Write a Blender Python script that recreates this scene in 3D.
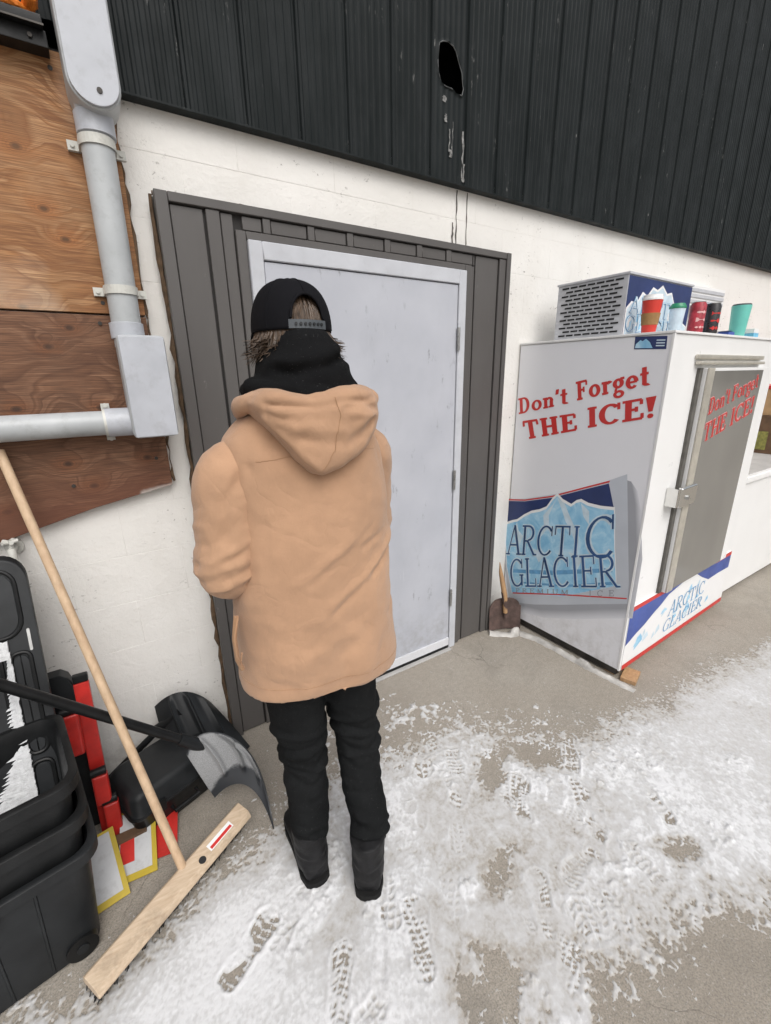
import bpy, bmesh, math, random
import numpy as np
from mathutils import Vector, Matrix, noise as mnoise

random.seed(7)
RNG = np.random.default_rng(11)
scene = bpy.context.scene
COL = scene.collection
for _o in list(bpy.data.objects):
    bpy.data.objects.remove(_o)
R = math.radians
PI = math.pi

# ------------------------------------------------------------------ camera
CAM_POS = Vector((-1.673, -1.898, 1.690))
CAM_ROLL, CAM_PITCH, CAM_YAW, CAM_F = -0.0182, -0.302, 0.5638, 437.0
_f = Vector((math.sin(CAM_YAW)*math.cos(CAM_PITCH), math.cos(CAM_YAW)*math.cos(CAM_PITCH), math.sin(CAM_PITCH)))
_s = _f.cross(Vector((0, 0, 1))).normalized()
_u = _s.cross(_f)
_s2 = math.cos(CAM_ROLL)*_s + math.sin(CAM_ROLL)*_u
_u2 = -math.sin(CAM_ROLL)*_s + math.cos(CAM_ROLL)*_u
cam = bpy.data.cameras.new('camera')
cam.sensor_width = 36.0
cam.lens = CAM_F/1024.0*36.0
cam.clip_start = 0.05
cam.clip_end = 500.0
cam_ob = bpy.data.objects.new('camera', cam)
COL.objects.link(cam_ob)
_m = Matrix((_s2, _u2, -_f)).transposed().to_4x4()
_m.translation = CAM_POS
cam_ob.matrix_world = _m
scene.camera = cam_ob

# ------------------------------------------------------------------ sky and sun (overcast)
SUN_EL, SUN_AZ = R(52), R(188)          # azimuth clockwise from +Y
world = bpy.data.worlds.new('World')
scene.world = world
world.use_nodes = True
wn = world.node_tree.nodes
wl = world.node_tree.links
wn.clear()
w_out = wn.new('ShaderNodeOutputWorld')
w_bg = wn.new('ShaderNodeBackground')
w_sky = wn.new('ShaderNodeTexSky')
w_sky.sky_type = 'NISHITA'
w_sky.sun_disc = False
w_sky.sun_elevation = SUN_EL
w_sky.sun_rotation = SUN_AZ
w_sky.dust_density = 6.0
w_sky.air_density = 1.0
w_hs = wn.new('ShaderNodeHueSaturation')
w_hs.inputs['Saturation'].default_value = 0.28
wl.new(w_sky.outputs[0], w_hs.inputs['Color'])
wl.new(w_hs.outputs[0], w_bg.inputs['Color'])
w_bg.inputs['Strength'].default_value = 0.15
wl.new(w_bg.outputs[0], w_out.inputs[0])
sun = bpy.data.lights.new('sun', 'SUN')
sun.energy = 0.9
sun.angle = R(45)
sun.color = (1.0, 0.985, 0.96)
sun_ob = bpy.data.objects.new('sun', sun)
COL.objects.link(sun_ob)
_sd = Vector((math.sin(SUN_AZ)*math.cos(SUN_EL), math.cos(SUN_AZ)*math.cos(SUN_EL), math.sin(SUN_EL)))
sun_ob.rotation_euler = (-_sd).to_track_quat('-Z', 'Y').to_euler()
scene.view_settings.view_transform = 'Standard'
scene.view_settings.look = 'None'
scene.view_settings.gamma = 1.0
scene.view_settings.exposure = 0.04

# ------------------------------------------------------------------ materials
def srgb(r, g, b):
    def c(v):
        v /= 255.0
        return v/12.92 if v <= .04045 else ((v+.055)/1.055)**2.4
    return (c(r), c(g), c(b))

class Mat:
    """small node-graph helper"""
    def __init__(s, name):
        s.m = bpy.data.materials.new(name)
        s.m.use_nodes = True
        s.n = s.m.node_tree.nodes
        s.l = s.m.node_tree.links
        s.b = s.n['Principled BSDF']
        s.tc = s.n.new('ShaderNodeTexCoord')
    def set(s, k, v):
        s.b.inputs[k].default_value = v
        return s
    def map(s, scale=(1, 1, 1), loc=(0, 0, 0), rot=(0, 0, 0), src='Object'):
        m = s.n.new('ShaderNodeMapping')
        m.inputs['Scale'].default_value = scale
        m.inputs['Location'].default_value = loc
        m.inputs['Rotation'].default_value = rot
        if src == 'World':
            g = s.n.new('ShaderNodeNewGeometry')
            s.l.new(g.outputs['Position'], m.inputs['Vector'])
        else:
            s.l.new(s.tc.outputs[src], m.inputs['Vector'])
        return m.outputs[0]
    def noise(s, vec, scale, detail=4, rough=.55, dist=0.0):
        t = s.n.new('ShaderNodeTexNoise')
        t.inputs['Scale'].default_value = scale
        t.inputs['Detail'].default_value = detail
        t.inputs['Roughness'].default_value = rough
        t.inputs['Distortion'].default_value = dist
        s.l.new(vec, t.inputs['Vector'])
        return t.outputs['Fac']
    def voro(s, vec, scale, feature='F1', out='Distance', dims='3D'):
        t = s.n.new('ShaderNodeTexVoronoi')
        t.voronoi_dimensions = dims
        t.feature = feature
        t.inputs['Scale'].default_value = scale
        s.l.new(vec, t.inputs['Vector'])
        return t.outputs[out]
    def ramp(s, fac, stops):
        r = s.n.new('ShaderNodeValToRGB')
        e = r.color_ramp.elements
        while len(e) < len(stops):
            e.new(0.5)
        for i, (p, c) in enumerate(stops):
            e[i].position = p
            if not hasattr(c, '__len__'):
                c = (c, c, c)
            e[i].color = (*c[:3], 1)
        s.l.new(fac, r.inputs[0])
        return r.outputs[0]
    def mix(s, fac, a, b, mode='MIX'):
        m = s.n.new('ShaderNodeMix')
        m.data_type = 'RGBA'
        m.blend_type = mode
        for sock, v in ((m.inputs[0], fac), (m.inputs[6], a), (m.inputs[7], b)):
            if hasattr(v, 'is_linked') or isinstance(v, bpy.types.NodeSocket):
                s.l.new(v, sock)
            elif hasattr(v, '__len__'):
                sock.default_value = (*v[:3], 1)
            else:
                sock.default_value = v
        return m.outputs[2]
    def math(s, op, a, b=0.0, clamp=False):
        m = s.n.new('ShaderNodeMath')
        m.operation = op
        m.use_clamp = clamp
        for sock, v in ((m.inputs[0], a), (m.inputs[1], b)):
            if isinstance(v, bpy.types.NodeSocket):
                s.l.new(v, sock)
            else:
                sock.default_value = v
        return m.outputs[0]
    def xyz(s, vec):
        x = s.n.new('ShaderNodeSeparateXYZ')
        s.l.new(vec, x.inputs[0])
        return x.outputs
    def col(s, v):
        if isinstance(v, bpy.types.NodeSocket):
            s.l.new(v, s.b.inputs['Base Color'])
        else:
            s.b.inputs['Base Color'].default_value = (*v[:3], 1)
        return s
    def rough(s, v):
        if isinstance(v, bpy.types.NodeSocket):
            s.l.new(v, s.b.inputs['Roughness'])
        else:
            s.b.inputs['Roughness'].default_value = v
        return s
    def bump(s, h, strength=.3, dist=.01):
        b = s.n.new('ShaderNodeBump')
        b.inputs['Strength'].default_value = strength
        b.inputs['Distance'].default_value = dist
        s.l.new(h, b.inputs['Height'])
        if s.b.inputs['Normal'].is_linked:
            s.l.new(s.b.inputs['Normal'].links[0].from_socket, b.inputs['Normal'])
        s.l.new(b.outputs[0], s.b.inputs['Normal'])
        return s

def simple(name, c, rough=.5, var=.12, scale=9, metallic=0.0, bump=0.0, bscale=120, spec=.5, dirt=0.0, bdist=.002):
    k = Mat(name)
    v = k.map()
    n = k.noise(v, scale, 5)
    lo = tuple(x*(1-var) for x in c)
    hi = tuple(min(1, x*(1+var)) for x in c)
    cc = k.ramp(n, [(.3, lo), (.7, hi)])
    if dirt:
        d = k.ramp(k.noise(v, scale*2.7, 8, .7), [(.52, 0), (.75, dirt)])
        cc = k.mix(d, cc, (.12, .10, .08))
    k.col(cc)
    k.rough(k.ramp(k.noise(v, scale*1.9, 4), [(.3, max(0.03, rough-.08)), (.7, min(1, rough+.08))]))
    k.set('Metallic', metallic)
    k.set('Specular IOR Level', spec)
    if bump:
        k.bump(k.noise(v, bscale, 6), bump, bdist)
    return k.m

# white painted block wall
def wallpaint(name, c0, c1, joint):
    k = Mat(name); v = k.map(src='World')
    base = k.ramp(k.noise(v, 1.7, 6), [(.3, c0), (.7, c1)])
    fleck = k.ramp(k.noise(k.map((1, 1, 1.6), src='World'), 33, 5, .72), [(.615, 0), (.67, .8)])
    sparse = k.ramp(k.noise(v, 2.6, 4), [(.46, 0), (.62, 1)])
    base = k.mix(k.math('MULTIPLY', fleck, sparse), base, (.16, .14, .12))
    grime = k.ramp(k.noise(k.map((1, 1, .35), src='World'), 3.5, 7, .7), [(.52, 0), (.85, .35)])
    base = k.mix(grime, base, (.55, .52, .47))
    zz = k.xyz(v)[2]
    low = k.math('MULTIPLY', k.ramp(zz, [(0.0, 1.0), (.30, 0.0)]), k.ramp(k.noise(v, 11, 7, .75), [(.42, 0), (.62, .7)]))
    base = k.mix(low, base, (.42, .40, .37))
    if joint:
        base = k.mix(k.ramp(k.noise(v, 4, 6, .75), [(.55, 0), (.66, .6)]), base, (.36, .34, .31))
    k.col(base).rough(.6)
    k.bump(k.math('ADD', k.noise(v, 48, 6, .7), k.math('MULTIPLY', k.noise(v, 7, 3), 1.6)), .5, .006)
    return k.m
M_WALL = wallpaint('white_block_paint', (.735, .72, .685), (.80, .785, .755), False)
M_MORTAR = wallpaint('mortar_paint', (.70, .685, .65), (.76, .745, .715), True)

# dark corrugated siding
k = Mat('dark_green_steel'); v = k.map(src='World')
base = k.ramp(k.noise(k.map((1, 1, .15), src='World'), 5, 5), [(.3, (.0055, .0080, .0082)), (.7, (.0115, .0150, .0155))])
fk2 = k.ramp(k.noise(k.map((14, 14, 2.2), src='World'), 1.9, 6, .75), [(.62, 0), (.70, .6)])
base = k.mix(k.math('MULTIPLY', fk2, k.ramp(k.noise(v, 40, 4), [(.5, 0), (.62, 1)])), base, (.34, .34, .33))
dust = k.math('MULTIPLY', k.ramp(k.noise(k.map((1, 1, .25), src='World'), 9, 7, .7), [(.42, 0), (.8, .30)]), k.ramp(k.math('MULTIPLY', k.xyz(v)[2], .2), [(2.5/5, 1), (3.4/5, .25)]))
base = k.mix(dust, base, (.07, .075, .08))
k.col(base)
k.set('Specular IOR Level', .13)
k.rough(k.ramp(k.noise(v, 7, 5), [(.3, .40), (.7, .60)])).bump(k.noise(v, 4, 2), .15, .02)
M_SIDING = k.m
M_CAVITY = simple('dark_cavity', (.006, .006, .006), .9, .3)

# brown metal door surround
k = Mat('charcoal_trim'); v = k.map()
base = k.ramp(k.noise(k.map((1, 1, .2)), 5, 5), [(.3, (.079, .073, .070)), (.7, (.100, .094, .090))])
sc = k.ramp(k.noise(k.map((1, 1, .4)), 37, 7, .75), [(.64, 0), (.70, .5)])
base = k.mix(sc, base, (.22, .21, .20))
k.col(base).rough(.42).bump(k.noise(v, 8, 3), .12, .01)
M_TRIM = k.m
M_TRIM_DARK = simple('trim_seam', (.018, .016, .015), .7)
M_RUST = simple('rusty_caulk', (.10, .062, .035), .9, .5, 30, bump=.6, bscale=90)

# grey painted steel door
k = Mat('grey_door_paint'); v = k.map()
base = k.ramp(k.noise(v, 3, 6), [(.3, (.40, .415, .46)), (.7, (.475, .49, .535))])
s1 = k.ramp(k.noise(k.map((1, 1, .33)), 23, 7, .7), [(.60, 0), (.66, .8)])
s2 = k.ramp(k.noise(v, 3.4, 4), [(.48, 0), (.62, 1)])
base = k.mix(k.math('MULTIPLY', s1, s2), base, (.17, .17, .19))
sm = k.ramp(k.noise(k.map((1, 1, .5), rot=(0, .4, 0)), 7, 6, .65), [(.55, 0), (.85, .35)])
base = k.mix(sm, base, (.36, .37, .40))
scr = k.ramp(k.noise(k.map((60, 1, 3.2), rot=(0, .5, 0)), 1.0, 4, .6), [(.66, 0), (.72, .55)])
base = k.mix(k.math('MULTIPLY', scr, k.ramp(k.noise(v, 2.2, 3), [(.5, 0), (.6, 1)])), base, (.62, .63, .66))
dz = k.math('MULTIPLY', k.ramp(k.xyz(v)[2], [(.05, .9), (.45, 0)]), k.ramp(k.noise(v, 16, 7, .75), [(.45, 0), (.7, .7)]))
base = k.mix(dz, base, (.24, .23, .22))
k.col(base).rough(.45).bump(k.noise(v, 180, 4), .08, .002)
k.bump(k.noise(v, 5, 2), .25, .01)
M_DOOR = k.m
M_FRAME = simple('grey_frame_paint', (.50, .515, .55), .45, .06, 9, dirt=.10)
M_STEEL = simple('worn_steel', (.42, .42, .41), .35, .2, 20, metallic=.9, dirt=.3)
M_DARKSTEEL = simple('dark_steel', (.06, .055, .05), .5, .3, 20, metallic=.6)

# plywood
def plywood(name, lo, mid, hi, dark, paint_low=None, kl=(.37, .25, .2)):
    k = Mat(name)
    v = k.map((1.0, 1.0, 1.0))
    kn = k.voro(k.map((4.2, 1, 6.2), loc=kl, rot=(PI/2, 0, 0)), 1.0, dims='2D')
    warp = k.math('ADD', k.noise(k.map((1.1, 1, 2.2)), 1.7, 3, .5), k.ramp(kn, [(0.0, .30), (.14, .20), (.34, .06), (.55, 0)]))
    vv = k.n.new('ShaderNodeCombineXYZ')
    x = k.xyz(v)
    zz = k.math('ADD', x[2], k.math('MULTIPLY', warp, .34))
    k.l.new(k.math('MULTIPLY', x[0], .16), vv.inputs[0])
    k.l.new(zz, vv.inputs[2])
    g1 = k.noise(vv.outputs[0], 17, 3, .5, .6)
    fr = k.math('FRACT', k.math('MULTIPLY', g1, 4.5))
    g2 = k.noise(k.map((3, 1, 190)), 1.0, 5, .6)
    base = k.ramp(fr, [(0.0, lo), (.35, mid), (.8, hi), (1.0, lo)])
    base = k.mix(k.ramp(g2, [(.35, .45), (.65, 0)]), base, dark)
    blotch = k.ramp(k.noise(v, 3.0, 4), [(.35, .55), (.65, 0)])
    base = k.mix(blotch, base, tuple(c*.62 for c in mid))
    halo = k.ramp(kn, [(.08, .75), (.26, 0)])
    base = k.mix(halo, base, tuple(c*.80 for c in (mid[0], mid[1]*.80, mid[2]*.6)))
    ring = k.ramp(k.math('FRACT', k.math('MULTIPLY', kn, 26.0)), [(.3, 0), (.6, .6), (.8, 0)])
    base = k.mix(k.math('MULTIPLY', ring, k.ramp(kn, [(.05, 1), (.16, 0)])), base, tuple(c*.35 for c in mid))
    knm = k.ramp(k.math('ADD', kn, k.math('MULTIPLY', k.noise(v, 30, 3), .03)), [(.045, 1), (.085, 0.0)])
    base = k.mix(knm, base, tuple(c*.22 for c in mid))
    fine = k.ramp(k.noise(k.map((7, 1, 420)), 1.0, 4, .65), [(.40, .75), (.58, 0)])
    base = k.mix(fine, base, dark)
    wst = k.ramp(k.noise(k.map((2.2, 1, 1.1)), 2.0, 5, .6), [(.50, 0), (.70, .6)])
    base = k.mix(wst, base, tuple(c*.55 for c in (mid[0]*.9, mid[1], mid[2]*1.1)))
    if paint_low:
        # lower part brushed with red-brown stain, then overspray of the wall paint along the cut edge
        st_ = k.ramp(k.math('MULTIPLY', k.math('ADD', k.math('MULTIPLY', x[0], -.06), k.math('ADD', x[2], k.math('MULTIPLY', k.noise(v, 6, 4), .12))), .3333), [(1.42/3, .70), (1.56/3, 0)])
        base = k.mix(st_, base, (.115, .040, .022))
        xx = k.math('ADD', x[2], k.math('MULTIPLY', k.noise(v, 9, 4), .035))
        ln = k.math('SUBTRACT', xx, k.math('ADD', k.math('MULTIPLY', x[0], .215), paint_low))
        base = k.mix(k.ramp(ln, [(0.0, 1), (.016, 0)]), base, (.68, .66, .62))
        dx = k.math('SUBTRACT', x[0], -1.60)
        corner = k.math('MULTIPLY', k.ramp(dx, [(0, 0), (.012, 1)]), k.ramp(ln, [(0.03, .95), (.055, 0)]))
        base = k.mix(corner, base, (.66, .645, .61))
    else:
        os_ = k.math('MULTIPLY', k.ramp(k.noise(v, 2.4, 3), [(.56, 0), (.70, .40)]), k.ramp(g2, [(.3, .4), (.7, 1)]))
        base = k.mix(os_, base, (.66, .55, .43))
    k.col(base).rough(.72)
    k.bump(k.math('ADD', g2, k.math('MULTIPLY', fr, .4)), .35, .002)
    return k.m
M_PLY = plywood('weathered_fir_plywood', (.29, .122, .042), (.47, .228, .090), (.58, .335, .165), (.14, .055, .020), None, (.83, .61, .2))
M_PLY2 = plywood('brown_stained_plywood', (.15, .065, .032), (.25, .118, .060), (.35, .185, .105), (.055, .022, .011), 1.585)

M_PVC = simple('grey_pvc', (.42, .44, .45), .42, .12, 7, dirt=.3)
M_PVC2 = simple('pale_grey_pvc', (.46, .48, .52), .40, .10, 7, dirt=.22)
M_STRAP = simple('pale_strap', (.56, .56, .52), .5, .1, 12, dirt=.3)
M_BLACKPL = simple('black_plastic', (.0085, .009, .0095), .42, .35, 14, bump=.15, bscale=400, spec=.28)
M_BLACKPL2 = simple('charcoal_plastic', (.014, .0155, .017), .46, .35, 10, bump=.12, bscale=300, spec=.3)
M_RED = simple('red_plastic', (.52, .026, .020), .42, .2, 14, dirt=.12)
M_ORANGE = simple('orange_rubber', (.70, .20, .025), .5, .2, 20)
M_SNOWPATCH = simple('clinging_snow', (.60, .61, .62), .8, .16, 60, bump=.8, bscale=200, bdist=.004)

# pale wood for broom
def lightwood(name, c1, c2, axis=(1, 1, 1), dirt=.25):
    k = Mat(name)
    g = k.noise(k.map(axis), 1.0, 5, .6)
    base = k.ramp(g, [(.3, c1), (.7, c2)])
    d = k.ramp(k.noise(k.map(), 14, 7, .7), [(.5, 0), (.75, dirt)])
    base = k.mix(d, base, (.16, .12, .085))
    k.col(base).rough(.6).bump(g, .2, .001)
    return k.m
M_BROOMWOOD = lightwood('broom_wood', (.46, .315, .20), (.60, .44, .29), (60, 60, 6))
M_BLOCKWOOD = lightwood('broom_block_wood', (.47, .35, .24), (.60, .48, .35), (9, 120, 120), .5)
M_OLDWOOD = lightwood('old_wood', (.34, .19, .09), (.50, .32, .17), (80, 80, 6), .3)
M_BRISTLE = simple('black_bristle', (.012, .012, .012), .7, .4, 60)
M_RUSTBLADE = simple('rusty_blade', (.085, .055, .047), .75, .45, 22, bump=.5, bscale=80)

# fabrics
def fabric(name, c, var=.1, weave=900, rough=.85, bump=.35, sheen=.2, big=5, spec=.2, crease=0, lint=0):
    k = Mat(name); v = k.map()
    n = k.noise(v, big, 6, .6)
    base = k.ramp(n, [(.28, tuple(x*(1-var) for x in c)), (.72, tuple(min(1, x*(1+var)) for x in c))])
    k.col(base).rough(rough)
    k.set('Sheen Weight', sheen)
    k.set('Specular IOR Level', spec if max(c) > .05 else .08)
    if crease:
        for sc_1, seed_, st_ in ((crease, 0.0, 1.0), (crease*2.3, 5.3, .6)):
            n_ = k.noise(k.map((1, 1, .8), loc=(seed_, seed_*.7, 1.3), rot=(.3, .2, .5)), sc_1, 2, .5, .7)
            rd = k.math('ABSOLUTE', k.math('SUBTRACT', n_, .5))
            rd = k.ramp(rd, [(0.0, 0.0), (.045, .75), (.16, 1.0)])
            mk = k.ramp(k.noise(v, 4.3+seed_, 2), [(.40, 0), (.62, 1)])
            k.bump(k.math('MULTIPLY', k.math('SUBTRACT', rd, 1.0), mk), .22*st_, .0055)
    k.bump(k.math('ADD', k.noise(v, weave, 2), k.math('MULTIPLY', k.noise(v, 38, 4, .6), 2.2)), bump, .0022)
    if lint:
        k.col(k.mix(k.ramp(k.noise(v, 260, 3, .6), [(.66, 0), (.72, lint)]), base, (.5, .5, .48)))
    return k.m
M_TAN = fabric('tan_canvas', (.45, .272, .168), .13, 900, .85, .45, .2, 5, .2, 5.5)
M_TANSEAM = fabric('tan_seam', (.37, .215, .12), .12)
M_BLACKFLEECE = fabric('black_fleece', (.0095, .0098, .0105), .2, 700, .95, .5, .0, 5, .2, 9, .10)
M_BLACKDENIM = fabric('black_denim', (.0115, .0122, .0128), .35, 700, .9, .6, .0, 5, .2, 8, .12)
M_CAP = fabric('black_cap_cotton', (.0095, .0095, .0115), .15, 900, .88, .3, .0)
M_CAPSTRAP = simple('grey_snap_strap', (.075, .085, .095), .5)
M_BOOT = simple('black_boot_leather', (.012, .012, .013), .60, .4, 25, bump=.4, bscale=160, spec=.22, dirt=.04)
M_SOLE = simple('black_rubber_sole', (.010, .010, .010), .8, .3, 20, spec=.2)
M_SKIN = simple('skin', (.58, .33, .24), .5, .06, 20)
M_EYE = simple('eye_white', (.7, .7, .68), .2, .02)
k = Mat('brown_hair')
k.col(k.ramp(k.noise(k.map((140, 140, 12)), 1.0, 4), [(.3, (.032, .019, .011)), (.7, (.105, .066, .040))])).rough(.5)
k.bump(k.noise(k.map((240, 240, 10)), 1.0, 3), .6, .003)
M_HAIR = k.m

# freezers
M_WHITE = simple('white_enamel', (.80, .80, .795), .35, .02, 4)
k = Mat('freezer_side_film'); v = k.map()
base = k.ramp(k.noise(v, 1.6, 4), [(.3, (.76, .765, .80)), (.7, (.80, .805, .835))])
d = k.ramp(k.noise(v, 26, 7, .75), [(.66, 0), (.72, .5)])
base = k.mix(k.math('MULTIPLY', d, k.ramp(k.noise(v, 3, 2), [(.5, 0), (.65, 1)])), base, (.3, .3, .32))
dz = k.math('MULTIPLY', k.ramp(k.xyz(v)[2], [(.06, .9), (.40, 0)]), k.ramp(k.noise(v, 12, 7, .75), [(.45, 0), (.72, .6)]))
base = k.mix(dz, base, (.34, .32, .29))
k.col(base).rough(k.ramp(k.noise(v, 5, 5), [(.3, .28), (.7, .5)])).bump(k.noise(v, 3, 2), .12, .02)
M_SIDE = k.m
M_REDINK = simple('red_print', (.56, .030, .026), .4, .05, 30)
M_WHITEINK = simple('white_print', (.80, .80, .80), .4, .02)
M_PINKINK = simple('pale_pink_print', (.70, .42, .41), .45, .1, 60)
M_NAVY = simple('navy_print', (.018, .034, .125), .4, .15, 6)
M_BLUE = simple('royal_blue_print', (.045, .085, .32), .4, .2, 6)
k = Mat('ice_blue_print'); v = k.map()
k.col(k.ramp(k.noise(v, 9, 5, .6, 1.0), [(.32, (.20, .47, .70)), (.55, (.36, .62, .80)), (.72, (.62, .78, .88))])).rough(.4)
M_ICEBLUE = k.m
M_ICEPALE = simple('ice_pale_print', (.56, .68, .76), .4, .12, 18)
M_MIDBLUE = simple('mid_blue_print', (.13, .34, .58), .4, .25, 14)
M_LETTER = simple('deep_blue_letter', (.022, .075, .20), .4, .45, 5)
M_PAPER = simple('printed_paper_grey', (.50, .53, .58), .45, .08, 3)
M_SHADEINK = simple('printed_shadow_grey', (.27, .28, .31), .45, .1, 6)
M_SHADEINK2 = simple('printed_soft_shadow', (.43, .44, .475), .45, .06, 6)
M_SHADEINK3 = simple('printed_faint_shadow', (.55, .56, .60), .45, .05, 6)
k = Mat('freezer_door_glass'); v = k.map()
k.col(k.ramp(k.noise(k.map((1, 1, .6)), 1.5, 3), [(.3, (.17, .165, .152)), (.7, (.23, .222, .205))])).rough(.16)
k.set('Specular IOR Level', .5)
M_GLASS = k.m
M_ALU = simple('dull_aluminium', (.60, .57, .50), .4, .12, 14, metallic=.55, dirt=.25)
M_CHROME = simple('chrome_latch', (.78, .78, .76), .18, .06, 8, metallic=1.0)
M_GASKET = simple('dark_gasket', (.10, .095, .085), .7, .3, 20)
M_GRILLE = simple('grey_grille', (.50, .51, .54), .4, .08, 20, dirt=.2)
M_SLOT = simple('grille_slot', (.015, .015, .016), .8)
M_CUPRED = simple('red_paper_cup', (.62, .045, .03), .5, .08, 20)
M_SLEEVE = simple('kraft_sleeve', (.30, .17, .065), .8, .12, 40, bump=.3)
M_TEAL = simple('teal_tumbler', (.16, .56, .48), .35, .06, 15)
M_CAN = simple('dark_can', (.022, .020, .022), .3, .3, 20)
M_CANRED = simple('dark_red_can', (.34, .030, .045), .35, .5, 40)
M_GREEN = simple('green_lid', (.03, .25, .13), .4, .1)
M_SKYBLUE = simple('light_blue_pack', (.17, .47, .66), .4, .2, 40)
M_LIDGREY = simple('grey_lid_top', (.43, .42, .41), .5, .1, 9, dirt=.3)
M_CARD = simple('cardboard', (.46, .29, .15), .8, .12, 14)
M_CARDDARK = simple('dark_cardboard', (.13, .075, .042), .8, .3, 14)
M_YELLOW = simple('yellow_print', (.50, .37, .035), .45, .1, 20, dirt=.1)
M_SIGNWHITE = simple('sign_white', (.54, .55, .56), .5, .06, 12, dirt=.25)
M_OLIVE = simple('olive_print', (.25, .24, .06), .6, .4, 40)

# concrete ground
k = Mat('worn_concrete'); v = k.map()
base = k.ramp(k.noise(v, 1.1, 7, .6), [(.3, (.295, .258, .213)), (.5, (.352, .315, .265)), (.72, (.405, .370, .320))])
mot = k.ramp(k.noise(v, 42, 5, .7), [(.35, .35), (.6, 0)])
base = k.mix(mot, base, (.20, .178, .15))
spk = k.ramp(k.noise(v, 190, 3, .7), [(.36, .62), (.56, 0)])
base = k.mix(spk, base, (.13, .118, .10))
spl = k.ramp(k.noise(v, 150, 3, .6), [(.58, 0), (.70, .55)])
base = k.mix(spl, base, (.42, .41, .39))
stain = k.ramp(k.noise(v, 2.3, 7, .7, .5), [(.5, 0), (.75, .55)])
base = k.mix(stain, base, (.155, .142, .122))
wx = k.n.new('ShaderNodeVectorMath'); wx.operation = 'ADD'
nn = k.n.new('ShaderNodeTexNoise'); nn.inputs['Scale'].default_value = 3.0; nn.inputs['Detail'].default_value = 6
k.l.new(v, nn.inputs['Vector'])
sc_ = k.n.new('ShaderNodeVectorMath'); sc_.operation = 'SCALE'; sc_.inputs['Scale'].default_value = .5
k.l.new(nn.outputs['Color'], sc_.inputs[0])
k.l.new(k.map((1.5, 1.5, 0)), wx.inputs[0]); k.l.new(sc_.outputs[0], wx.inputs[1])
ce = k.voro(wx.outputs[0], .95, 'DISTANCE_TO_EDGE')
crack = k.math('MULTIPLY', k.ramp(ce, [(.001, 1), (.0045, 0)]), k.ramp(k.noise(v, 2.1, 4), [(.50, 0), (.62, .55)]))
base = k.mix(crack, base, (.07, .06, .05))
k.col(base).rough(k.ramp(k.noise(v, 3, 5), [(.3, .62), (.7, .88)]))
hgt = k.math('SUBTRACT', k.math('ADD', k.noise(v, 160, 5, .7), k.math('MULTIPLY', k.noise(v, 14, 4), .8)), k.math('MULTIPLY', crack, 2.0))
k.bump(hgt, .5, .003)
M_CONC = k.m

# snow: thin film shows the slab beneath
k = Mat('trampled_snow'); v = k.map()
at = k.n.new('ShaderNodeAttribute'); at.attribute_name = 'thick'
thin = k.math('ADD', at.outputs['Fac'], k.math('MULTIPLY', k.math('SUBTRACT', k.noise(v, 130, 5, .7), .5), .55))
base = k.ramp(thin, [(.0, (.335, .303, .262)), (.14, (.395, .374, .345)), (.32, (.48, .473, .463)), (.70, (.555, .557, .56)), (1.0, (.68, .685, .695))])
k.col(base).rough(.7)
k.set('Subsurface Weight', .0)
k.bump(k.math('ADD', k.noise(v, 260, 5, .75), k.math('MULTIPLY', k.noise(v, 60, 4), .6)), .34, .003)
M_SNOW = k.m

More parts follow.
